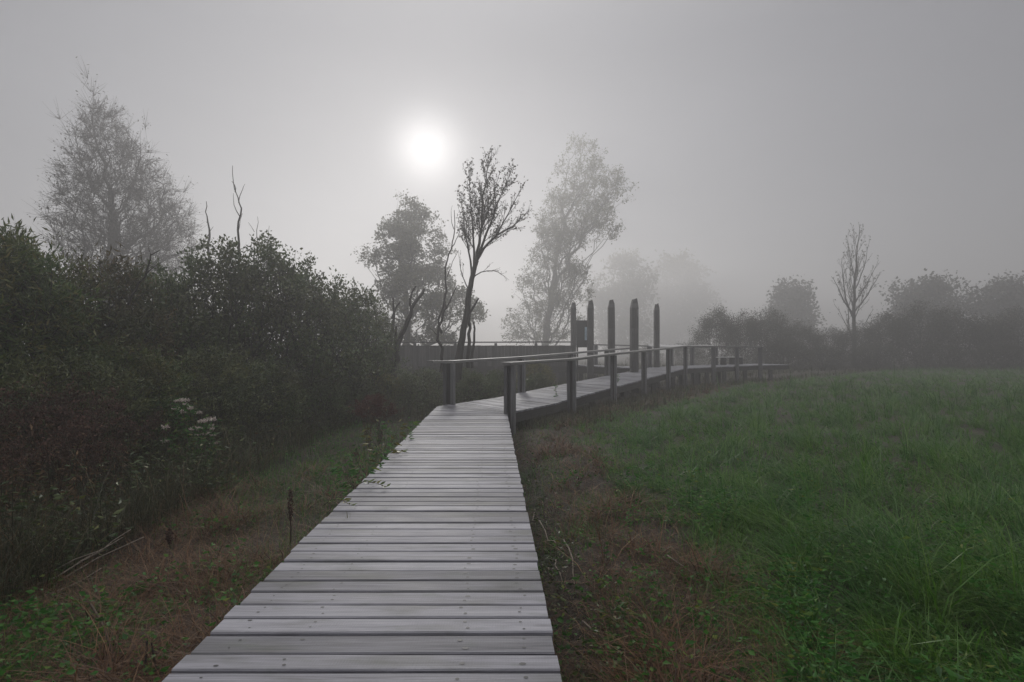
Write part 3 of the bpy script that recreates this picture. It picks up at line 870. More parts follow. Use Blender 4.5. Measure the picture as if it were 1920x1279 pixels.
# tall poplar
Y = 66
tr_ = [px_poly([(1020, 676), (1026, 600), (1033, 545), (1045, 480), (1060, 410), (1078, 330), (1090, 270)], 1022, Y, 0, .3)]
tr_ += [np.array([tr_[0][k]] + list(px_poly(q, 1022, Y) + np.array([0, yy, 0]))) for k, q, yy in
        [(2, [(1065, 500), (1095, 440), (1125, 395), (1150, 360)], 1.2), (3, [(1040, 430), (1030, 380), (1025, 350)], -1.2), (2, [(1080, 520), (1115, 470), (1145, 440)], -1.5),
         (1, [(990, 570), (965, 550)], .8), (1, [(1060, 570), (1085, 560)], -.8)]]
pts = envelope_points([(256, 1068, 1096), (290, 1045, 1138), (330, 1034, 1172), (370, 1020, 1184), (410, 1000, 1176), (450, 1004, 1155), (482, 992, 1112), (520, 968, 1112),
                       (560, 957, 1108), (600, 942, 1096), (640, 945, 1078)], 1022, Y, 2000, .3, .8, clumps=120, csig=.75, inset=.5)
tree('poplar_tree', 'tall pale leafy poplar in the fog right of the slender tree', 'tree', 1022, Y, 0, tr_, pts, .45, .01, 'bark', 'leaf_poplar', bf=.6, up=.7,
     twig=(.8, .011, 3, .0, .7), leafn=2.0, lsize=.19, asp=.75, jitter=.15, lclump=(.95, -.6))

# bare columnar tree on the right
fork_tree('bare_tree', 'bare narrow tree with upswept branches and a leafy tip above the right hedge', 1600, 54, [
    ([(1600, 692), (1601, 600), (1602, 540), (1606, 480), (1612, 425)], 0, .2, .02, .3),
    ([(1601, 600), (1588, 560), (1585, 520), (1584, 482)], .6, .09, .015, .2), ([(1601, 590), (1580, 565), (1566, 538), (1552, 520)], -.6, .08, .014, .25),
    ([(1602, 585), (1622, 562), (1643, 532), (1659, 508)], .6, .08, .014, .25), ([(1602, 545), (1616, 505), (1624, 455)], -.5, .06, .012, .2),
    ([(1601, 570), (1614, 545), (1626, 520), (1637, 490)], -.8, .06, .012, .2), ([(1601, 640), (1590, 610), (1570, 570)], .5, .06, .012, .25), ([(1600, 645), (1616, 615), (1634, 580)], -.3, .06, .012, .25), ([(1599, 650), (1588, 600), (1592, 540)], -.5, .07, .012, .2), ([(1603, 520), (1596, 480), (1596, 435)], .5, .05, .012, .2),
], [(415, 1590, 1636), (440, 1586, 1640), (470, 1580, 1636), (500, 1572, 1660), (530, 1550, 1655), (560, 1560, 1648), (620, 1570, 1640)], 'barkdark', 'leaf_twig', .6, .15, .6, dens=.48, rmin=.011, levels=3, big=.05, ang=.38, up=.5)

# far trees lost in the fog
def far_tree(label, px0, Y, top, halfw, n, leaf='leaf_poplar', name='foggy_tree'):
    pr_ = [(top, px0 - halfw * .25, px0 + halfw * .3), (top + 20, px0 - halfw * .7, px0 + halfw * .7), (top + 55, px0 - halfw, px0 + halfw * .95),
           (top + 95, px0 - halfw * .95, px0 + halfw), (655, px0 - halfw * .7, px0 + halfw * .7)]
    pts = envelope_points(pr_, px0, Y, n, .4, 1.0, clumps=40, csig=Y * .012)
    tr_ = [px_poly([(px0, 678), (px0 + 2, 610), (px0 - 2, 560), (px0, top + 15)], px0, Y, 0, .3)]
    tree(name, label, 'tree', px0, Y, 0, tr_, pts, .25, .014, 'bark', leaf, bf=.5, up=.5, twig=(Y * .012, .012, 3, 0, .8), leafn=2.2, lsize=Y * .0052, asp=.7, jitter=Y * .005, group='far trees in the fog')

far_tree('faint fogged tree just right of the tall poplar', 1166, 160, 488, 52, 700)
far_tree('faintest broad tree blurred by fog above the rightmost tall post', 1265, 240, 490, 62, 800)
far_tree('small faint upright tree rising behind the hedge left of the bare tree', 1482, 100, 533, 30, 500, 'leaf_hawthorn')
far_tree('broad faint tree with thin top rising behind the hedge right of the bare tree', 1740, 84, 527, 62, 700, 'leaf_hawthorn')
far_tree('faint rounded tree at the right edge beyond the hedge', 1893, 80, 528, 52, 700, 'leaf_hawthorn')


# ------------------------------------------------------------------ dead stems and stumps
def stems(name, label, cat, polys, mat='barkdark', group=None, part='stem', leafs=None):
    """each poly: (list of px, py), Y, base radius, tip radius"""
    (px, py), Y0 = polys[0][0][0], polys[0][1]
    b0 = P(px, py, Y0); root = thing(name, label, cat, b0, 0, group)
    for i, (pp, Y, r0, r1) in enumerate(polys):
        q = np.array([P(a, b_, Y) for a, b_ in pp]) - b0
        q[1:, 1] += rng.normal(0, .05, len(q) - 1).cumsum() * (.5 if i else 1)
        q, r = smooth_path(q, np.linspace(r0, r1, len(q)), .05)
        mb = MB(); mb.tube(q, r, 6); mb.build('trunk' if i == 0 else 'branch', M[mat], root)
    return root


Y = 16.5
stems('forked_snag', 'dead forked trunk with two upright prongs in front of the leafy tree', 'dead tree',
      [([(742, 715), (743, 660), (752, 628), (765, 600), (772, 578), (785, 560), (796, 542)], Y, .1, .035), ([(772, 580), (768, 562), (772, 548), (780, 537)], Y, .045, .025),
       ([(744, 660), (742, 635), (744, 612)], Y, .06, .035)])
stems('forked_snag', 'thinner dead forked trunk left of the larger snag by the shrub edge', 'dead tree',
      [([(731, 700), (731, 640), (735, 610), (736, 580), (735, 557)], 16.9, .07, .025), ([(735, 598), (742, 578), (750, 566)], 16.9, .04, .02)])
stems('sapling', 'thin wavy leafless sapling left of the slender tree', 'sapling',
      [([(826, 700), (828, 670), (822, 625), (830, 590), (836, 545), (834, 500), (846, 465), (852, 430), (851, 392)], 17.2, .055, .01),
       ([(828, 625), (822, 600), (832, 575), (835, 550)], 17.2, .04, .03), ([(835, 580), (848, 555), (858, 535)], 17.2, .03, .012), ([(846, 465), (855, 450), (862, 430)], 17.2, .018, .006),
       ([(838, 520), (846, 500), (860, 470)], 17.2, .016, .006), ([(822, 630), (812, 620), (805, 615)], 17.2, .016, .006), ([(851, 430), (846, 405), (848, 385)], 17.2, .012, .004)])
stems('broken_stem', 'leaning dead stem with broken tip just right of the slender trunk', 'dead tree',
      [([(878, 690), (880, 640), (878, 600), (886, 575), (896, 557)], 18.2, .07, .03), ([(886, 690), (889, 640), (889, 610), (887, 597)], 18.2, .05, .02), ([(856, 690), (858, 660), (862, 638)], 18.2, .06, .025)])
stems('bare_pole', 'tall pale leafless stem sticking up from the left shrub tops', 'dead tree',
      [([(446, 560), (445, 470), (444, 430), (450, 402), (447, 380), (440, 355), (438, 312)], 14.5, .034, .006), ([(447, 380), (454, 355), (459, 345)], 14.5, .01, .004), ([(441, 360), (437, 345), (432, 338)], 14.5, .014, .005),
       ([(449, 405), (440, 385), (437, 362)], 14.5, .012, .004), ([(446, 440), (452, 425), (458, 402)], 14.5, .012, .004)])
stems('bare_pole', 'faint short leafless stem left of the tall pale one', 'dead tree',
      [([(392, 540), (390, 460), (392, 430), (388, 405), (388, 378)], 20, .05, .01), ([(391, 440), (384, 452), (374, 470)], 20, .016, .006), ([(391, 440), (400, 425)], 20, .012, .005)])
stems('bare_twig', 'dark leafless twig leaning right in front of the left shrubs', 'twig',
      [([(240, 572), (255, 545), (270, 520), (280, 490), (283, 478), (294, 468)], 8.0, .018, .005), ([(274, 513), (285, 500), (298, 490)], 8.0, .009, .003), ([(283, 480), (279, 470), (272, 462)], 8.0, .006, .003)])
for i, (px, top, Yq, lab) in enumerate([(478, 405, 16, 'thin faint bare shoot right of the tall pale stem'), (505, 425, 15.5, 'short thin bare shoot above the shrub with upright spires')]):
    stems('bare_twig', lab, 'twig', [([(px - 6, 560), (px - 3, 470), (px, top + 25), (px + 3, top)], Yq, .018, .004), ([(px - 1, top + 30), (px - 12, top + 12)], Yq, .008, .003)])


# ------------------------------------------------------------------ shrubs
def shrub_proto(h, w, nst, npts, nleaf, lsize, asp, leaf, bark='barkdark', upright=.5, spikes=0, fold=True, bottom=.05, droop=.0, lean=1.0, jitter=.07, gap=-.2):
    """meshes for one kind of shrub: (stems, foliage), base at origin"""
    tr_ = []
    for i in range(nst):
        a = i * 2.4 + random.uniform(-.3, .3); rr_ = w * .5 * random.uniform(.25, .8)
        x, y = math.cos(a) * rr_, math.sin(a) * rr_; hh = h * random.uniform(.5, .85)
        tr_.append(np.array([[x * .12, y * .12, -.15], [x * .3, y * .3, hh * .3], [x * .62, y * .62, hh * .65], [x, y, hh]]))
    th = rng.random(npts) * 2 * math.pi; ph = rng.random(npts) ** .75
    z = bottom * h + ph * h * (1 - bottom)
    prof = np.sqrt(np.clip(1 - ((z / h - .32) / .68) ** 2, 0, 1)) * np.where(z / h < .32, .8 + .2 * z / h / .32, 1)
    r_ = w * .5 * prof * np.maximum(rng.random(npts) ** .45, .55 * rng.random(npts) ** .2) * (1 + .16 * np.sin(3 * th + 1.3) + .12 * np.sin(5 * th + z * 3))
    pts = np.stack([r_ * np.cos(th), r_ * np.sin(th), z * (1 + .1 * np.sin(2 * th + .4) + .09 * np.sin(7 * th))], -1)
    if spikes:
        th = rng.random(spikes) * 2 * math.pi; rs = w * .5 * rng.random(spikes) ** .5 * .85
        zt = h * (np.sqrt(np.clip(1 - (rs / (w * .5)) ** 2, 0, 1)) * .95)
        for k in range(spikes):
            L = h * rng.uniform(.08, .24)
            for q in np.linspace(-.3, 1, 4):
                pts = np.vstack([pts, [rs[k] * math.cos(th[k]) * (1 + .08 * q), rs[k] * math.sin(th[k]) * (1 + .08 * q), zt[k] + L * q]])
    N, par = mst(tr_, pts, .45, upright)
    chains, rad, ch = skeleton_chains(N, par, .0045, .035)
    ts = []
    for c, hp_ in chains:
        p, r = smooth_path(N[c], rad[c].copy(), .05); ts.append((p, r, 4 if r.max() > .012 else 3))
    tips = np.array([i for i in range(len(N)) if par[i] >= 0 and rad[i] < .012])
    dirs = unit(N[tips] - N[par[tips]] + np.array([0, 0, .05]))
    tw, LP, LD = twig_set(N[tips], dirs, .09 * h, .0025, 2, droop, .7, 3, 4)
    keep = rng.random(len(tw)) < .7
    st = tubes_to_mesh('stems', ts + [t for t, k in zip(tw, keep) if k], M[bark])
    k = rng.integers(0, len(LP), nleaf)
    q = LP[k]; wv = wob(q[:, 0] * 1.3 + q[:, 2] * .6, q[:, 1] * 1.3 - q[:, 2] * .9, 5.5 / w, h)
    k = k[wv > gap + rng.normal(0, .22, nleaf)]; nleaf = len(k)
    Q = LP[k] + rng.normal(0, jitter, (nleaf, 3)); Q[:, 2] = np.maximum(Q[:, 2], .03)
    D = unit(LD[k]) + rng.normal(0, .7, (nleaf, 3)) + np.array([0, 0, -.1])
    fo = leaves_mesh('foliage', Q, D, lsize * rng.uniform(.55, 1.35, nleaf), asp, M[leaf], fold)
    return st, fo


PROTO = {
    'willow': shrub_proto(3.4, 3.2, 9, 700, 27000, .13, .22, 'leaf_willow', upright=.6, spikes=36, bottom=.02),
    'willow2': shrub_proto(3.2, 3.6, 8, 700, 27000, .125, .25, 'leaf_sallow', upright=.5, spikes=24, bottom=.02, gap=-.1),
    'willow3': shrub_proto(3.3, 3.4, 7, 600, 17000, .13, .22, 'leaf_russet', upright=.6, spikes=30, bottom=.02, gap=-.1),
    'alder': shrub_proto(3.7, 3.0, 9, 700, 22000, .085, .62, 'leaf_alder', upright=.9, spikes=46, bottom=.02, gap=-.15),
    'alder2': shrub_proto(3.3, 3.3, 8, 650, 22000, .09, .6, 'leaf_alder', upright=.7, spikes=26, bottom=.02, gap=-.15),
    'thorn': shrub_proto(4.4, 5.0, 9, 900, 22000, .1, .6, 'leaf_hawthorn', upright=.3, spikes=90, fold=False, bottom=.0, jitter=.16, gap=-.3),
    'thorn2': shrub_proto(4.6, 5.4, 9, 900, 22000, .1, .6, 'leaf_hawthorn', upright=.3, spikes=70, fold=False, bottom=.0, jitter=.16, gap=-.3),
    'low': shrub_proto(1.3, 2.2, 12, 450, 12000, .07, .45, 'leaf_alder', upright=.5, spikes=26, bottom=.0),
    'yellow': shrub_proto(1.3, 1.9, 12, 420, 10000, .075, .45, 'leaf_yellow', upright=.6, spikes=24, bottom=.0),
}
KN = {'willow': 'willow_shrub', 'willow3': 'willow_shrub', 'willow2': 'willow_shrub', 'alder': 'alder_shrub', 'alder2': 'alder_shrub', 'thorn': 'hawthorn_bush', 'thorn2': 'hawthorn_bush', 'low': 'low_shrub', 'yellow': 'low_shrub'}
HP = {'willow': 3.4, 'willow3': 3.3, 'willow2': 3.2, 'alder': 3.7, 'alder2': 3.3, 'thorn': 4.4, 'thorn2': 4.6, 'low': 1.3, 'yellow': 1.3}


for _k, (_s, _f) in PROTO.items():
    _c = np.zeros(len(_f.vertices) * 3); _f.vertices.foreach_get('co', _c); HP[_k] = float(np.percentile(_c[2::3], 99.7))


def shrub(kind, px, Y, top, label, group, wscale=1.0, rz=None, cat='shrub'):
    """a shrub standing at depth Y whose highest shoots reach photo row top"""
    x = (px - 960) / F * Y; h = CAMZ - (top - 656) / F * Y; s = h / HP[kind]
    z = float(gz(x, Y))
    r = thing(KN[kind], label, cat, (x, Y, z - .02), rz if rz is not None else random.uniform(0, 6.28), group)
    r.scale = (s * wscale, s * wscale, s)
    link_obj('stems', PROTO[kind][0], r); link_obj('foliage', PROTO[kind][1], r)
    return r


G1 = 'shrubs massed left of the boardwalk'
for a in [
    ('willow', -20, 7.6, 415, 'narrow leaved willow shrub at the left picture edge with bare twig tips', G1, 1.0),
    ('willow2', 30, 8.4, 440, 'tall willow shrub second from the left edge with pointed leaves against the sky', G1, .9),
    ('willow3', 165, 8.9, 468, 'brown tinged willow shrub below the feathery tree', G1, .95),
    ('alder2', 285, 10.2, 495, 'rounded shrub behind the leaning dark twig', G1, .85),
    ('willow2', 330, 12.5, 525, 'shrub low in the dip below the feathery tree trunk, left of the spired shrubs', G1, .9),
    ('alder', 405, 11.3, 452, 'upright shrub beneath the tall pale leafless stem', G1, .85),
    ('alder', 500, 12.0, 448, 'tallest spired shrub with many upright shoots against the pale sky', G1, .95),
    ('alder2', 575, 13.0, 490, 'shrub sloping down on the right side of the spired shrub', G1, .9),
    ('alder2', 645, 14.2, 525, 'smaller shrub at the right end of the left shrub mass near the snags', G1, .85),
    ('alder', 690, 16.0, 560, 'foggy grey shrub just behind the thin forked snag', G1, .8),
    ('willow2', 110, 6.9, 660, 'lower leafy willow shrub in front, above the rusty dead weeds', G1, 1.25),
    ('willow', 240, 7.9, 640, 'leafy green shrub in front of the mass, left above the pale flowers', G1, 1.25),
    ('willow2', 395, 9.0, 655, 'greenish shrub in front of the mass, right above the pale flowers', G1, 1.2),
    ('alder2', 500, 10.2, 670, 'dim shrub low in front of the tallest spired shrub', G1, 1.25),
    ('alder2', 600, 11.8, 690, 'dark low shrub in front of the mass beside the grassy strip', G1, 1.2),
]: shrub(*a)
G2 = 'low scrub behind the bend'
for a in [
    ('low', 665, 13.4, 705, 'dark low shrub left of the rust red weed by the boardwalk', G2, 1.1),
    ('yellow', 712, 14.6, 690, 'yellowish low bush below the forked snags', G2, 1.0),
    ('low', 765, 14.8, 700, 'dark low shrub behind the bend, left of the railing end', G2, 1.1),
    ('low', 800, 16.5, 690, 'low shrub in front of the screen fence, left of the railing end', G2, 1.1),
    ('low', 893, 16.8, 697, 'low dark shrub seen between the two nearest railing posts', G2, 1.1),
    ('low', 930, 18.5, 690, 'low shrub behind the nearest right railing post', G2, 1.0),
    ('yellow', 1003, 21.5, 668, 'yellow green low bush in front of the screen fence, under the rail', G2, .9),
    ('low', 1010, 19.4, 698, 'dark low shrub beside the ramp under the yellow green bush', G2, 1.0),
    ('low', 870, 20.5, 685, 'low shrub at the foot of the slender tree', G2, 1.1),
    ('low', 720, 18.5, 672, 'taller low shrub behind the yellowish bush at the fence foot', G2, 1.2),
]: shrub(*a)
G3 = 'bushes along the far edge of the field'
for a in [
    ('thorn', 1345, 47.6, 575, 'spreading thorny bush at the left end of the far hedge, above the bench', G3, 0.90),
    ('thorn2', 1395, 49.4, 583, 'second bush of the far hedge counted from its left end', G3, 0.96),
    ('thorn', 1440, 50.6, 578, 'third far hedge bush, left of the small faint upright tree', G3, 0.96),
    ('thorn2', 1500, 52.5, 600, 'sloping far hedge bush in front of the small faint upright tree', G3, 1.02),
    ('thorn', 1555, 53.7, 612, 'lowest far hedge bush in the gap left of the bare tree', G3, 1.08),
    ('thorn2', 1610, 51.9, 604, 'far hedge bush at the foot of the bare tree', G3, 1.08),
    ('thorn', 1665, 51.9, 585, 'tall far hedge bush just right of the bare tree', G3, 1.08),
    ('thorn2', 1725, 51.2, 563, 'highest domed far hedge bush in front of the broad faint tree', G3, 1.02),
    ('thorn', 1790, 51.9, 578, 'far hedge bush right of the highest domed one', G3, 1.08),
    ('thorn2', 1850, 51.2, 590, 'far hedge bush second from the right picture edge', G3, 1.08),
    ('thorn', 1915, 50.6, 575, 'far hedge bush cut by the right picture edge', G3, 1.08),
    ('thorn', 1470, 48.2, 632, 'low far hedge bush right behind the end of the viewing platform', G3, 1.80),
    ('thorn2', 1545, 48.2, 645, 'low far hedge bush right of the viewing platform end', G3, 1.92),
    ('thorn', 1640, 48.8, 640, 'low front bush of the far hedge, under the bare tree', G3, 1.92),
    ('thorn2', 1760, 48.8, 640, 'low front bush of the far hedge, under its highest dome', G3, 2.04),
    ('thorn', 1880, 48.2, 640, 'low front bush of the far hedge near the right edge', G3, 2.04),
    ('thorn', 1290, 56.1, 640, 'thin scrubby bush behind the rightmost tall timber post', G3, 1.56),
    ('thorn2', 1210, 61.0, 648, 'faint scrubby bush behind the thickest tall timber post', G3, 1.80),
]: shrub(*a, cat='bush')


# ------------------------------------------------------------------ grass and ground cover
def blades(name, X, Y_, H, W, lean, az=None, mat='grass', base=None, k=3, curl=1.0):
    """curved tapering blades; lean = how far the tip moves sideways relative to its height"""
    n = len(X); az = rng.random(n) * 2 * math.pi if az is None else az
    z0 = gz(X, Y_) - .01 if base is None else base
    d = np.stack([np.cos(az), np.sin(az), np.zeros(n)], -1); s = np.stack([-np.sin(az + rng.normal(0, .7, n)), np.cos(az + rng.normal(0, .7, n)), np.zeros(n)], -1)
    B = np.stack([X, Y_, z0], -1); Vs = []
    for i in range(k + 1):
        t = i / k
        hor = (lean * t ** (1.0 + curl))[:, None] * H[:, None]
        ver = (t * H * (1 - .32 * np.minimum(lean, 1.6) * t))[:, None]
        c = B + d * hor + np.array([0, 0, 1.0]) * ver
        w = (W * (1 - t) ** .7 * .5 * (1 if i else .7))[:, None]
        if i < k: Vs += [c - s * w, c + s * w]
        else: Vs += [c]
    V = np.stack(Vs, 1); m_ = V.shape[1]; o = np.arange(n)[:, None] * m_
    q = np.concatenate([o + np.array([[2 * i, 2 * i + 1, 2 * i + 3, 2 * i + 2]]) for i in range(k - 1)], 1)
    tri = o + np.array([[2 * k - 2, 2 * k - 1, 2 * k]])
    flat = np.concatenate([q, tri], 1).ravel(); sz = np.tile([4] * (k - 1) + [3], n)
    return fast_mesh(name, V.reshape(-1, 3), flat, sz, M[mat])


def scatter(n, y0, y1, mode=.5, xm=4.0):
    """x, y inside a wedge a little wider than the view, denser near the viewer"""
    u = rng.random(n)
    ya = 1 / (1 / y0 + u * (1 / y1 - 1 / y0)); yb = np.exp(np.log(y0) + rng.random(n) * (np.log(y1) - np.log(y0)))
    y = np.where(rng.random(n) < mode, ya, yb)
    x = (rng.random(n) * 2 - 1) * (y * .95 + xm)
    return x, y


fieldedge = lambda x, y: x - path_right(y) - np.where(y < 11.5, 1.25, 1.25 + np.clip((y - 11.5) * .12, 0, .9)) - .28 * wob(x, y, 1.1, .7) - .16 * wob(x, y, 3.1, 2.)
def tufts(name, cx, cy, nper, rad, H0, Wmin, lean0, mat, wind=None, k=3, curl=1.0, hvar=.35, zj=0.0):
    """blades fanning out of many tuft centres"""
    n = len(cx); rep = np.repeat(np.arange(n), nper); m_ = len(rep)
    a = rng.random(m_) * 6.28; r_ = rng.random(m_) ** .6 * (np.asarray(rad) * np.ones(n))[rep]
    X = cx[rep] + np.cos(a) * r_; Y_ = cy[rep] + np.sin(a) * r_
    az = a + rng.normal(0, .6, m_)
    if wind is not None:
        wd = (wind * np.ones(n))[rep]; use = rng.random(m_) < .45; az = np.where(use, wd + rng.normal(0, .45, m_), az)
    H = (np.asarray(H0) * np.ones(n))[rep] * rng.lognormal(0, hvar, m_)
    W = np.maximum(rng.uniform(*Wmin, m_), Y_ * .0011)
    lean = np.abs(rng.normal(lean0, .45, m_)) + .4 * r_ / np.maximum(np.max(r_), 1e-6)
    return blades(name, X, Y_, H, W, lean, az, mat, gz(X, Y_) - .01 + (rng.random(m_) * zj if zj else 0), k, curl)


x, y = scatter(46000, 1.6, 54, .5)
e = fieldedge(x, y)
dens = np.clip(e / .4 + .4, 0, 1) * np.clip(.85 + .5 * wob(x, y, 1.6, .2), .35, 1)
ok = (e > -.3) & (rng.random(len(x)) < dens)
x, y, e = x[ok], y[ok], e[ok]
hN = .85 * np.clip(.17 + .09 * wob(x, y, 1.3, 3.1) + .05 * wob(x, y, 3.3, 5.0), .07, .4) * np.clip(.7 + e * .4, .55, 1.2) * rng.lognormal(0, .3, len(x)) * (1 + .3 * np.clip(y / 25, 0, 1))
wnd = 2.2 + 1.8 * wob(x, y, .7, 9.)
tag(link_obj('meadow_grass', tufts('meadow_grass', x, y, 15, np.maximum(.07, y * .006), hN, (.0045, .0135), .9, 'grass', wnd)), 'thick wet green meadow grass filling the field to the right', 'grass', kind='stuff')
# scattered pale seed stems and bent dead blades standing over the meadow
x, y = scatter(9000, 1.8, 45, .6); e = fieldedge(x, y); ok = (e > -.1) & (wob(x, y, 1.1, 6.) > -.2); x, y = x[ok], y[ok]; n = len(x)
tag(link_obj('bent_stems', blades('bent_stems', x, y, rng.uniform(.2, .48, n), np.maximum(rng.uniform(.003, .006, n), y * .0008), np.abs(rng.normal(.9, .5, n)), None, 'palegrass')), 'pale bent stems scattered through the meadow grass', 'grass stems', kind='stuff')

# leafy weeds mixed into the field edge
def rosettes(name, X, Y_, hmax, lsize, asp, mat, nl, label=None):
    """small leafy plants: several leaves up a short stem"""
    n = len(X); z0 = gz(X, Y_)
    rep = np.repeat(np.arange(n), nl); m_ = len(rep)
    hh = (np.asarray(hmax) * np.ones(n))[rep] * rng.random(m_) ** .8
    a = rng.random(m_) * 6.28; out_ = rng.uniform(.0, .035, m_) + hh * .15
    Q = np.stack([X[rep] + np.cos(a) * out_, Y_[rep] + np.sin(a) * out_, z0[rep] + hh + .01], -1)
    D = np.stack([np.cos(a), np.sin(a), rng.uniform(-.45, .5, m_)], -1)
    ls = (np.asarray(lsize) * np.ones(n))[rep] * rng.uniform(.5, 1.25, m_)
    return leaves_mesh(name, Q, D, ls, asp, M[mat], True)


x, y = scatter(60000, 1.7, 16, .7)
e = fieldedge(x, y)
ok = (e > -.35) & (rng.random(len(x)) < np.exp(-np.clip(e, 0, 9) / 2.4) * (e > .0) * np.clip(.28 + .9 * wob(x, y, 1.9, 4.4), 0, 1) * .7)
x, y = x[ok], y[ok]
tag(link_obj('field_weeds', rosettes('field_weeds', x, y, rng.uniform(.1, .36, len(x)), rng.choice([.03, .042, .06], len(x)), .4, 'leaf_weed', 11)), 'broad leaved green weeds along the near edge of the field', 'weeds', kind='stuff')

# mown brown strips beside the boardwalk
def strip_mask(x, y):
    L_ = (x < path_left(y) + .05) & (x > path_left(y) - 2.3 - .3 * wob(x, y, 1.4)) & (y < 12.6)
    R_ = (x > path_right(y) - .02) & (fieldedge(x, y) < .12)
    return L_, R_


x, y = scatter(420000, 1.5, 30, .5, 3)
L_, R_ = strip_mask(x, y)
br = .5 + .6 * wob(x, y, 1.25, 2.6) + np.where(L_, np.clip((7 - y) / 3, -.9, .25), .1)
br = br - np.where(R_, .6 * np.exp(-((x - path_right(y) - .17) / .17) ** 2), 0)
ok = (L_ | R_) & (rng.random(len(x)) < np.clip(br, .05, 1))
xs_, ys_ = x[ok], y[ok]; n = len(xs_)
tag(link_obj('dead_grass', blades('dead_grass', xs_, ys_, rng.uniform(.05, .17, n), np.maximum(rng.uniform(.002, .005, n), ys_ * .0009), np.abs(rng.normal(1.5, .6, n)), None, 'straw', gz(xs_, ys_) + rng.uniform(-.01, .03, n), 2, .3)), 'matted brown dead grass on the mown strips beside the boardwalk', 'dead grass', kind='stuff')
# rusty tussocks of cut bracken and grass
x, y = scatter(26000, 1.6, 28, .6, 3)
L_, R_ = strip_mask(x, y)
br2 = -.22 + .8 * wob(x, y, 1.9, 2.2) + np.where(L_, np.clip((7.5 - y) / 3, -.7, .36), .42) - np.where(R_, .9 * np.exp(-((x - path_right(y) - .17) / .15) ** 2), 0)
ok = (L_ | R_) & (rng.random(len(x)) < np.clip(br2, 0, .8)); x, y = x[ok], y[ok]
tag(link_obj('rusty_tussocks', tufts('rusty_tussocks', x, y, 26, .1, rng.uniform(.08, .24, len(x)), (.0025, .0065), 1.15, 'bracken', None, 3, .6, .35, .03)), 'rusty brown tussocks of cut bracken and grass on the strips', 'dead bracken', kind='stuff')
# green regrowth on the strips
x, y = scatter(340000, 1.6, 30, .5, 3)
L_, R_ = strip_mask(x, y)
gr = .24 + .5 * wob(x, y, 1.25, 2.6 + math.pi) + np.where(L_, np.clip((y - 4.6) / 3, 0, .85) + .3 * np.exp(-((x + 3.0) ** 2 + (y - 2.7) ** 2) / .7), .02)
ok = (L_ | R_) & (rng.random(len(x)) < np.clip(gr, .03, .9))
x, y = x[ok], y[ok]; n = len(x)
tag(link_obj('short_grass', blades('short_grass', x, y, rng.uniform(.05, .2, n), np.maximum(rng.uniform(.003, .006, n), y * .001), np.abs(rng.normal(.6, .4, n)), None, 'grass')), 'short green regrowth on the mown strips', 'grass', kind='stuff')
x, y = scatter(30000, 1.7, 13, .7, 3)
L_, R_ = strip_mask(x, y)
pw_ = np.clip(-.02 + .6 * wob(x, y, 1.7, 7.3), 0, 1) + .8 * np.exp(-((x + 2.6) ** 2 + (y - 3.0) ** 2) / .5) * L_ + .25 * R_ * (x - path_right(y) > .3) + .3 * (L_ & (y > 6))
ok = (L_ | R_) & (rng.random(len(x)) < pw_ * .6)
x, y = x[ok], y[ok]
tag(link_obj('ground_weeds', rosettes('ground_weeds', x, y, rng.uniform(.05, .2, len(x)), .042, .55, 'leaf_weed', 8)), 'small green leafy weeds dotted through the dead grass', 'weeds', kind='stuff')

x, y = scatter(16000, 1.9, 13, .6, 2)
dr = x - path_right(y); ok = (dr > .03) & (dr < .5) & (rng.random(len(x)) < np.clip(.25 + .8 * wob(x, y, 2.3, 5.1), 0, .9)); x, y = x[ok], y[ok]; n = len(x)
tag(link_obj('edge_weeds', rosettes('edge_weeds', x, y, rng.uniform(.08, .34, n), rng.choice([.03, .045], n), .4, 'leaf_rank', 9)), 'ragged dark weeds growing in the ditch along the right plank ends', 'weeds', kind='stuff')

# rank rough growth under the shrubs and behind the bend
x, y = scatter(330000, 2.2, 60, .45, 4)
inL = (x < path_left(y) - np.where(y < 12.6, 1.75, .1)) | ((y > 24) & (x < path_right(y) - 3))
inF = (y > 30) & (fieldedge(x, y) > 0) & (y > 46 + 1.5 * wob(x, y, .4))
nd = ((x > path_left(y) - .2) & (x < path_right(y) + 1.4 + .25 * (y > 13)) & (y > 11.8))
under = nd & ((x - path_left(y) < .3) | (x > path_right(y) - .35))
ok = inL | under | inF
x, y = x[ok], y[ok]; n = len(x)
H = np.clip((.36 + .2 * wob(x, y, .9, 1.1)) * rng.lognormal(0, .4, n), .08, 1.1)
H = np.where((x > path_left(y) - .3) & (x < path_right(y) + 1.2), np.minimum(H, .3), H)
tag(link_obj('rough_grass', blades('rough_grass', x, y, H, np.maximum(rng.uniform(.004, .009, n), y * .0011), np.abs(rng.normal(.6, .4, n)), None, 'rough')), 'rank dull grass and sedge under the shrubs and around the stilts', 'grass', kind='stuff')


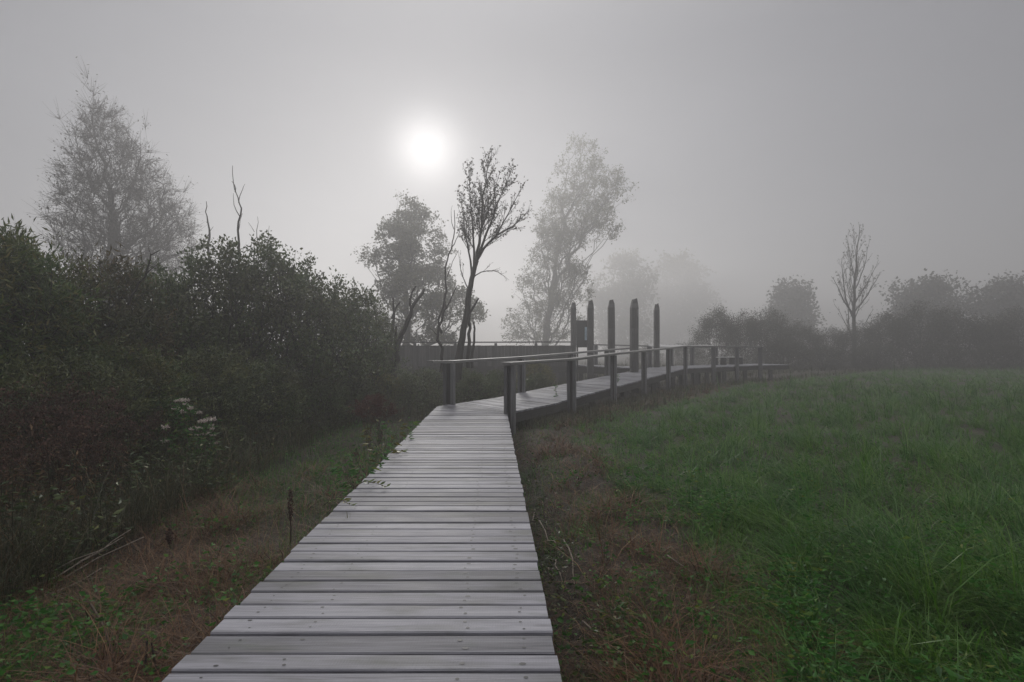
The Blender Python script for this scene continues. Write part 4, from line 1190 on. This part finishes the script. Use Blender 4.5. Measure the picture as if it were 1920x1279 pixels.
x, y = scatter(42000, 2.4, 20, .55, 4)
ok = (x < path_left(y) - np.where(y < 12.6, 1.9 + .5 * wob(x, y, 1.7, 3.3), .2)) & (rng.random(len(x)) < np.clip(.3 + .7 * wob(x, y, 1.6, 8.8), .04, .9))
x, y = x[ok], y[ok]; n = len(x)
tag(link_obj('rank_weeds', rosettes('rank_weeds', x, y, rng.uniform(.15, .75, n), rng.choice([.035, .05, .075], n), .38, 'leaf_rank', 13)), 'rank leafy weeds tangled along the foot of the shrubs', 'weeds', kind='stuff')
x, y = scatter(26000, 2.4, 16, .55, 4)
ok = (x < path_left(y) - np.where(y < 12.6, 1.7 + .4 * wob(x, y, 1.7, 3.3), .2)) & (rng.random(len(x)) < np.clip(.35 + .6 * wob(x, y, 1.9, 1.8), .05, .9))
x, y = x[ok], y[ok]; n = len(x)
tag(link_obj('dry_stems', blades('dry_stems', x, y, rng.uniform(.3, .95, n), rng.uniform(.003, .006, n), np.abs(rng.normal(.45, .35, n)), None, 'straw')), 'thin dry brown stems tangled along the foot of the shrubs', 'dry stems', kind='stuff')


# ------------------------------------------------------------------ individual weeds
def rusty_weed_mesh(h, nb, fluff=950, big=1.0, mat='rust'):
    ts = []; Q = []
    for i in range(nb):
        a = random.uniform(0, 6.28); l = random.uniform(.05, .16) * h
        top = np.array([math.cos(a) * l * 1.6, math.sin(a) * l * 1.6, h * random.uniform(.72, 1)])
        p = np.array([[math.cos(a) * .02, math.sin(a) * .02, -.05], [top[0] * .35, top[1] * .35, h * .4], [top[0] * .75, top[1] * .75, top[2] * .8], top])
        p, r = smooth_path(p, np.linspace(.007, .0025, 4), .03); ts.append((p, r, 4))
        for _ in range(6):
            b_ = p[-1] - np.array([0, 0, h * random.uniform(0, .18)]); e_ = b_ + np.array([random.gauss(0, .09), random.gauss(0, .09), random.uniform(.02, .09)]) * h
            q = np.linspace(b_, e_, 4); ts.append((q, np.array([.0025, .002, .0016, .001]), 3)); Q.append(q)
    Q = np.concatenate(Q); k = rng.integers(0, len(Q), fluff)
    st = tubes_to_mesh('stalk', ts, M['stalk'])
    hd = leaves_mesh('seed_head', Q[k] + rng.normal(0, .028 * h, (fluff, 3)) * np.array([1, 1, .55]), rng.normal(0, 1, (fluff, 3)) + np.array([0, 0, .6]), rng.uniform(.018, .045, fluff) * big, .4, M[mat])
    nl = 260; zz = rng.random(nl) * h * .75; a = rng.random(nl) * 6.28
    lf = leaves_mesh('leaves', np.stack([np.cos(a) * zz * .14, np.sin(a) * zz * .14, zz + .02], -1), np.stack([np.cos(a), np.sin(a), rng.uniform(-1.2, .2, nl)], -1), rng.uniform(.04, .1, nl), .22, M['straw'])
    return st, hd, lf


RB = rusty_weed_mesh(1.3, 9, 2600, 1.25, 'rustdark')
RW = [rusty_weed_mesh(1.3, 6), rusty_weed_mesh(1.3, 4, 750), rusty_weed_mesh(1.3, 8, 1200)]
rw_spots = [(-15, 5.4, 745), (25, 5.9, 735), (62, 5.6, 722), (95, 6.2, 718), (128, 5.7, 735), (168, 6.0, 733), (196, 6.5, 745), (40, 5.0, 800), (100, 5.1, 790), (150, 5.2, 795),
            (235, 6.6, 765), (270, 7.0, 770), (5, 4.6, 830), (215, 5.6, 810)]
for i, (px, Y, top) in enumerate(rw_spots):
    x = (px - 960) / F * Y; h = CAMZ - (top - 656) / F * Y; z = float(gz(x, Y))
    labs = ['rust brown dead weed cut by the left picture edge', 'rust brown dead weed near the left edge, in the back row', 'tall dead weed in the middle of the rusty clump', 'tallest rust brown dead weed of the clump on the left',
            'rust brown dead weed left of the reddish topped one', 'reddish topped dead weed standing out at the right of the rusty clump', 'dead weed just right of the reddish topped one',
            'lower dead weed in the front row, near the left edge', 'lower dead weed in the middle of the front row', 'lower dead weed at the right of the front row',
            'greyish dead weed left of the pale flowers', 'greyish dead weed nearest the pale flowers on their left', 'short dead weed in the left bottom of the rusty clump', 'short dead weed below the reddish topped one']
    r = thing('dead_weed', labs[i], 'weed', (x, Y, z), random.uniform(0, 6.28), 'rusty dead weeds left of the strip')
    s = h / 1.3; r.scale = (s, s, s)
    a_, b_, c_ = RW[i % 3]
    link_obj('stalk', a_, r); link_obj('seed_head', b_, r); link_obj('leaves', c_, r)

# rust red weed by the left edge of the boardwalk
for i, (px, Y, top, lab) in enumerate([(690, 9.6, 735, 'rust red weed standing at the left edge of the boardwalk before the bend'), (712, 9.9, 745, 'thin rust brown weed just behind the rust red one at the boardwalk'),
                                       (668, 8.3, 845, 'short brown weed at the boardwalk edge beside the overhanging sprigs')]):
    x = (px - 960) / F * Y; h = CAMZ - (top - 656) / F * Y
    r = thing('dead_weed', lab, 'weed', (x, Y, float(gz(x, Y))), i * 2., 'rusty weeds at the boardwalk edge'); s = h / 1.3; r.scale = (s, s, s)
    a_, b_, c_ = RB
    link_obj('stalk', a_, r); link_obj('seed_head', b_, r); link_obj('leaves', c_, r)
# leafy weeds hugging the boardwalk edge
for i, (px, py, Y, hh, lab) in enumerate([(640, 945, 5.6, .55, 'green leafy weed reaching over the plank ends, nearest of the row'), (668, 915, 6.1, .62, 'second leafy weed along the left plank ends'),
                                          (690, 880, 7.0, .7, 'brownish leafy weed below the rust red one'), (722, 850, 8.2, .62, 'leafy weed at the left plank ends furthest along the row')]):
    x = float(path_left(Y)) - .06; n = 120
    zz = rng.random(n) * hh; a = rng.random(n) * 6.28
    r = thing('leafy_weed', lab, 'weed', (x, Y, float(gz(x, Y))), 0, 'leafy weeds at the left plank ends')
    sp = zz * .55
    Q = np.stack([np.cos(a) * sp * .6, np.sin(a) * sp, zz], -1)
    mb = MB()
    for q in range(7):
        aa = q * .9; mb.tube(np.array([[0, 0, 0], [math.cos(aa) * .05 * hh, math.sin(aa) * .1 * hh, hh * .5], [math.cos(aa) * .3 * hh, math.sin(aa) * .5 * hh, hh]]), [.004, .003, .0015], 4)
    mb.build('stem', M['stalk'], r)
    link_obj('leaves', leaves_mesh('leaves', Q, np.stack([np.cos(a), np.sin(a), rng.uniform(-.6, .4, n)], -1), rng.uniform(.05, .11, n), .3, M['leaf_weed' if i != 2 else 'leaf_yellow'], True), r)
# sprigs lying over the planks
for px, py, lab, sc_ in [(703, 916, 'dark leafy sprig lying on the planks, nearest of three', 1.0), (738, 853, 'dark leafy sprig hanging over the plank ends, furthest of three', 1.2), (640, 950, 'small leaf cluster curling over the left plank ends', .8)]:
    Y = (CAMZ - DZ) * F / (py - 656); p = P(px, py, Y)
    r = thing('leafy_sprig', lab, 'sprig', (p[0], p[1], DZ + .005), random.uniform(-.4, .4), 'leafy sprigs on the planks')
    mb = MB(); st = np.array([[-.25 * sc_, .03, -.02], [-.12 * sc_, .01, .05], [.02, 0, .045], [.12 * sc_, -.01, .02]]); mb.tube(st, [.004, .003, .0025, .0015], 4); mb.build('stem', M['stalk'], r)
    n = 16; t = np.linspace(.1, 1, n); Q = np.stack([np.interp(t, [0, .33, .66, 1], st[:, k]) for k in range(3)], -1)
    a = np.where(np.arange(n) % 2, 1, -1) * rng.uniform(.5, 1.3, n)
    link_obj('leaves', leaves_mesh('leaves', Q, np.stack([np.cos(a), np.sin(a), rng.uniform(-.2, .45, n)], -1), rng.uniform(.05, .095, n) * sc_, .3, M['leaf_willow'], True), r)
# green blade pair stuck between two planks
p = P(652, 972, (CAMZ - DZ) * F / (972 - 656))
r = thing('grass_sprout', 'two yellow green grass blades poking up between planks', 'grass sprout', (p[0], p[1], DZ - .03))
link_obj('blades', blades('blades', np.array([0, .012, -.01]), np.zeros(3), np.array([.1, .11, .06]), np.full(3, .007), np.array([.15, .25, .4]), np.array([2.8, .3, 1.5]), 'leaf_yellow', np.zeros(3)), r)

# pale flowering plant
Y = 7.2; b0 = P(362, 900, Y); b0[2] = float(gz(b0[0], Y))
r = thing('flowering_plant', 'tall weed with flat clusters of pale pinkish white flowers left of the strip', 'flower', b0)
heads = [(440, 310, 1.5), (510, 400, .6), (300, 480, .7), (430, 545, 1.0), (620, 480, .6), (765, 565, .8), (1000, 690, 1.2), (850, 735, .9), (1040, 820, .4), (660, 885, .7), (790, 880, .6), (930, 985, 1.0),
         (1060, 1020, .5), (740, 1020, .5), (100, 855, .6), (105, 1140, .7), (1115, 1180, .6), (1045, 900, .4)]
ts = []; LQ = []
for i, (zx, zy, s) in enumerate(heads):
    p = P(300 + zx / 10.66, 720 + zy / 10.66, Y + random.uniform(-.3, .3)) - b0
    bx = (zx / 10.66 - 62) / F * Y * .35
    q = np.array([[bx * .4, p[1] * .2, -.05], [bx + p[0] * .1, p[1] * .5, p[2] * .45], [p[0] * .8 + bx * .1, p[1], p[2] * .82], p])
    q, rr_ = smooth_path(q, np.linspace(.006, .002, 4), .03); ts.append((q, rr_, 4)); LQ.append(q[2:])
    n = int(110 * s); a = rng.random(n) * 6.28; rr2 = rng.random(n) ** .5 * .058 * s
    Qh = p + np.stack([np.cos(a) * rr2, np.sin(a) * rr2, rng.normal(0, .006, n) - rr2 * .25], -1)
    link_obj('flower_head', leaves_mesh('flower_head', Qh, rng.normal(0, .6, (n, 3)) + np.array([0, 0, .6]), rng.uniform(.014, .028, n), .75, M['flower'], True), r)
link_obj('stems', tubes_to_mesh('stems', ts, M['stalk']), r)
LQ = np.concatenate(LQ); k = rng.integers(0, len(LQ), 420); D = rng.normal(0, 1, (420, 3)); D[:, 2] = D[:, 2] * .4 - .4
link_obj('leaves', leaves_mesh('leaves', LQ[k] + rng.normal(0, .03, (420, 3)), D, rng.uniform(.05, .11, 420), .3, M['leaf_weed'], True), r)

# dead dock stalks standing in the mown strips
def dock(px, py_base, top, lab):
    Y = CAMZ * F / (py_base - 656); x = (px - 960) / F * Y; h = (py_base - top) / F * Y; z = float(gz(x, Y))
    r = thing('dock_stalk', lab, 'dead stalk', (x, Y, z), random.uniform(0, 6), 'dead dock stalks on the left strip')
    mb = MB(); q = np.array([[0, 0, -.03], [.01, 0, h * .4], [-.005, .01, h * .75], [.004, 0, h]]); mb.tube(q, [.007, .006, .005, .003], 5); mb.build('stem', M['stalk'], r)
    n = 240; t = .5 + .5 * rng.random(n); a = rng.random(n) * 6.28; rd = .03 * np.sin((t - .48) / .54 * math.pi) * rng.random(n) ** .5
    link_obj('seed_head', leaves_mesh('seed_head', np.stack([np.cos(a) * rd, np.sin(a) * rd, t * h], -1), rng.normal(0, .5, (n, 3)) + np.array([0, 0, .7]), rng.uniform(.01, .022, n), .6, M['rust']), r)
dock(544, 1035, 920, 'tall dark dead dock stalk near the left edge of the planks')
dock(318, 1040, 985, 'short dark dead stalk further left on the brown strip')

# cut stalks and exposed roots
def stick(name, lab, cat, pts_px, r0, r1, mat, group):
    """(px, py, height above ground) points lying on or just over the ground"""
    q = []
    for px, py, h in pts_px:
        Y = (CAMZ - h) * F / (py - 656); x = (px - 960) / F * Y; q.append([x, Y, float(gz(x, Y)) + h])
    q = np.array(q); b0 = q[0].copy(); rr_ = np.linspace(r0, r1, len(q)); q, rr_ = smooth_path(q - b0, rr_, .03)
    o = link_obj(name, tubes_to_mesh(name, [(q, rr_, 5)], M[mat])); o.location = b0
    tag(o, lab, cat, group)
cs = 'cut stalks lying at the lower left'
for i, (a, b_, c_, lab) in enumerate([((0, 1112, .03), (110, 1075, .06), (215, 1010, .12), 'longest cut stalk slanting up from the left edge'), ((60, 1100, .03), (150, 1050, .1), (245, 985, .2), 'cut stalk lying across the middle of the stalk heap'),
                                      ((20, 1130, .02), (100, 1105, .04), (190, 1060, .07), 'lowest cut stalk of the heap at the left edge'), ((120, 1080, .04), (185, 1040, .1), (270, 1000, .16), 'cut stalk at the right end of the heap'),
                                      ((85, 1070, .08), (140, 1045, .14), (230, 1000, .22), 'uppermost cut stalk of the heap'), ((100, 1110, .02), (150, 1085, .03), (205, 1075, .03), 'short cut stalk under the right side of the heap')]):
    stick('cut_stalk', lab, 'stalk', [a, b_, c_], .008, .004, 'deadwood', cs)
stick("withered_weed", 'long dark dead stem running down to the bottom edge left of the planks', 'dead stem', [(170, 1130, .18), (200, 1200, .1), (222, 1255, .05), (245, 1300, .02)], .007, .006, 'stalk', None)
stick("withered_weed", 'upright dark stub at the bottom edge beside the nearest planks', 'dead stem', [(272, 1290, 0), (273, 1245, .12), (276, 1205, .22)], .006, .005, 'barkdark', None)
stick("withered_weed", 'leaning dark stub right of the upright one at the bottom edge', 'dead stem', [(298, 1285, 0), (290, 1240, .13), (284, 1208, .22)], .006, .004, 'barkdark', None)
rg = 'pale dead stems beside the right plank ends'
for pp, lab in [([(1003, 915, .1), (1022, 950, .14), (1045, 985, .12), (1052, 1000, .05)], 'upper pale bent dead stem right of the planks'), ([(1056, 985, .1), (1066, 1010, .1), (1074, 1050, .05), (1077, 1070, .0)], 'brown arched dead stem furthest right of the pale ones'),
                ([(1042, 1010, .06), (1050, 1035, .08), (1056, 1060, .0)], 'pale short root standing nearest the ditch'), ([(1028, 1015, .02), (1040, 1040, .03), (1046, 1055, -.05)], 'thin grey root just left of the pale short one'),
                ([(1093, 1125, .06), (1110, 1145, .1), (1122, 1160, .02)], 'pale curved stem at the lower right of the ditch'), ([(1250, 1040, .12), (1290, 1065, .06), (1320, 1085, .02)], 'straight pale stalk lying in the grass of the field edge'),
                ([(1108, 845, .14), (1113, 853, .08), (1120, 862, .0)], 'small pale stake stub at the start of the field')]:
    stick('dead_root', lab, 'dead stem', pp, .008, .004, 'deadwood', rg)

# sprig of green growing up through the ramp planks
for px, py, top, Y, lab in [(1042, 748, 722, 15.0, 'thin weed standing up through the ramp planks by the second railing post'), (1158, 716, 702, 18.8, 'small weed tuft at the ramp edge right of the third railing post')]:
    p = P(px, py, Y); h = (py - top) / F * Y; n = 26
    r = thing('thin_weed', lab, 'weed', p); mb = MB(); mb.tube(np.array([[0, 0, -.1], [.01, 0, h * .5], [-.01, 0, h]]), [.006, .005, .003], 4); mb.build('stem', M['stalk'], r)
    zz = rng.random(n) * h; a = rng.random(n) * 6.28
    link_obj('leaves', leaves_mesh('leaves', np.stack([zz * 0, zz * 0, zz], -1), np.stack([np.cos(a), np.sin(a), rng.uniform(-.5, .5, n)], -1), rng.uniform(.05, .1, n), .35, M['leaf_weed']), r)

# ------------------------------------------------------------------ fog, light, sky, camera
HZ = 29
mb = MB()
x0, x1, y0, y1, z0, z1 = -175, 175, -40, 295, -1.8, HZ
mb.v = [(x0, y0, z0), (x1, y0, z0), (x1, y1, z0), (x0, y1, z0), (x0, y0, z1), (x1, y0, z1), (x1, y1, z1), (x0, y1, z1)]
for f in [(0, 3, 2, 1), (4, 5, 6, 7), (0, 1, 5, 4), (1, 2, 6, 5), (2, 3, 7, 6), (3, 0, 4, 7)]: mb.face(f)
m, nt, out = new_mat('fog_air')
pv = nt.nodes.new('ShaderNodeVolumePrincipled')
pv.inputs['Color'].default_value = (.96, .955, .965, 1); pv.inputs['Density'].default_value = FOG; pv.inputs['Anisotropy'].default_value = FOG_G
nt.links.new(pv.outputs[0], out.inputs['Volume'])
tag(mb.build('haze', m), 'thick grey morning fog', 'fog', kind='stuff')

AZ = math.atan2(800 - 960, F); EL = math.atan(376 / math.hypot(F, 160))
sd = Vector((math.sin(AZ) * math.cos(EL), math.cos(AZ) * math.cos(EL), math.sin(EL)))
ld = bpy.data.lights.new('sun', 'SUN'); ld.energy = SUN_E; ld.angle = R(16); ld.color = (1, .97, .93)
lo = bpy.data.objects.new('sun', ld); C.objects.link(lo); lo.rotation_euler = (-sd).to_track_quat('-Z', 'Y').to_euler(); lo.location = sd * 50

w = bpy.data.worlds.new('World'); sc.world = w; w.use_nodes = True
nt = w.node_tree; nt.nodes.clear()
out = nt.nodes.new('ShaderNodeOutputWorld'); bg = nt.nodes.new('ShaderNodeBackground')
sky = nt.nodes.new('ShaderNodeTexSky'); sky.sky_type = 'NISHITA'; sky.sun_disc = False; sky.sun_elevation = EL; sky.sun_rotation = AZ
sky.air_density = 1.0; sky.dust_density = DUST; sky.ozone_density = 1.0
hs = nt.nodes.new('ShaderNodeHueSaturation'); hs.inputs['Saturation'].default_value = .3
nt.links.new(sky.outputs[0], hs.inputs['Color'])
tn = nt.nodes.new('ShaderNodeMix'); tn.data_type = 'RGBA'; tn.blend_type = 'MULTIPLY'; tn.inputs['Factor'].default_value = 1
nt.links.new(hs.outputs[0], tn.inputs['A']); tn.inputs['B'].default_value = (NIS, NIS * .985, NIS * .99, 1)
te = nt.nodes.new('ShaderNodeMix'); te.data_type = 'RGBA'; te.blend_type = 'ADD'; te.inputs['Factor'].default_value = 1
nt.links.new(tn.outputs['Result'], te.inputs['A']); te.inputs['B'].default_value = (OVC, OVC * 1.0, OVC * 1.13, 1)
# the veiled solar disc
tc = nt.nodes.new('ShaderNodeTexCoord'); dt = nt.nodes.new('ShaderNodeVectorMath'); dt.operation = 'DOT_PRODUCT'; dt.inputs[1].default_value = sd
nt.links.new(tc.outputs['Generated'], dt.inputs[0])
def wm(op, a, b=None):
    n = nt.nodes.new('ShaderNodeMath'); n.operation = op
    for i, q in enumerate((a, b)):
        if q is None: continue
        if isinstance(q, (int, float)): n.inputs[i].default_value = q
        else: nt.links.new(q, n.inputs[i])
    return n.outputs[0]
u = wm('SUBTRACT', dt.outputs['Value'], 1.0)          # -(angle^2)/2
disc = wm('ADD', wm('MULTIPLY', wm('EXPONENT', wm('MULTIPLY', u, 1 / (R(DISC_A) ** 2))), DISC), wm('MULTIPLY', wm('EXPONENT', wm('MULTIPLY', u, 1 / (R(AUR_A) ** 2))), AUR))
# added overhead brightness, mostly out of view, to light the ground
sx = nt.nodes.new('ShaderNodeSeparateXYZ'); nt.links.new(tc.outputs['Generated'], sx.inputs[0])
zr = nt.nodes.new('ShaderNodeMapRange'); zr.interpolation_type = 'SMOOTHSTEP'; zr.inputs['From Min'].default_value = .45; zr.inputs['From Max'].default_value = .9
zr.inputs['To Min'].default_value = 0; zr.inputs['To Max'].default_value = ZEN_FILL; nt.links.new(sx.outputs['Z'], zr.inputs['Value'])
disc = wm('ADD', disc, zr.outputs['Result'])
mxc = nt.nodes.new('ShaderNodeMix'); mxc.data_type = 'RGBA'; mxc.blend_type = 'ADD'; mxc.inputs['Factor'].default_value = 1
cc = nt.nodes.new('ShaderNodeMix'); cc.data_type = 'RGBA'; cc.blend_type = 'MULTIPLY'; cc.inputs['Factor'].default_value = 1
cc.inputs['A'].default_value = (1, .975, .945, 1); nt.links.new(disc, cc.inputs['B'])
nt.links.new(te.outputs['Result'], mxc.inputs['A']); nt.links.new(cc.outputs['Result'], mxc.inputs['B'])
# slightly uneven mist
ns = nt.nodes.new('ShaderNodeTexNoise'); ns.inputs['Scale'].default_value = 2.2; ns.inputs['Detail'].default_value = 4; ns.inputs['Roughness'].default_value = .55
mp = nt.nodes.new('ShaderNodeMapping'); mp.inputs['Scale'].default_value = (1, 1, 2.5); nt.links.new(tc.outputs['Generated'], mp.inputs['Vector']); nt.links.new(mp.outputs['Vector'], ns.inputs['Vector'])
nv = wm('ADD', wm('MULTIPLY', ns.outputs['Fac'], .3), .85)
mm = nt.nodes.new('ShaderNodeMix'); mm.data_type = 'RGBA'; mm.blend_type = 'MULTIPLY'; mm.inputs['Factor'].default_value = 1
nt.links.new(mxc.outputs['Result'], mm.inputs['A']); nt.links.new(nv, mm.inputs['B'])
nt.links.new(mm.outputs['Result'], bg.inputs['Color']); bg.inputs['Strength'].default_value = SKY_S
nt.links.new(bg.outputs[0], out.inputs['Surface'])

cam = bpy.data.cameras.new('camera'); co = bpy.data.objects.new('camera', cam); C.objects.link(co)
co.location = (0, 0, CAMZ); co.rotation_euler = (R(90), 0, 0)
cam.sensor_width = 36; cam.lens = F / 1920 * 36; cam.shift_y = 16.5 / 1920; cam.clip_start = .05; cam.clip_end = 1000
sc.camera = co
sc.view_settings.view_transform = 'Standard'; sc.view_settings.look = 'None'; sc.view_settings.exposure = EXPO; sc.view_settings.gamma = 1
sc.cycles.volume_bounces = 0; sc.cycles.max_bounces = 6; sc.cycles.diffuse_bounces = 3; sc.cycles.transmission_bounces = 2; sc.cycles.glossy_bounces = 2
sc.cycles.use_denoising = True
try: sc.cycles.denoiser = 'OPENIMAGEDENOISE'
except Exception: pass
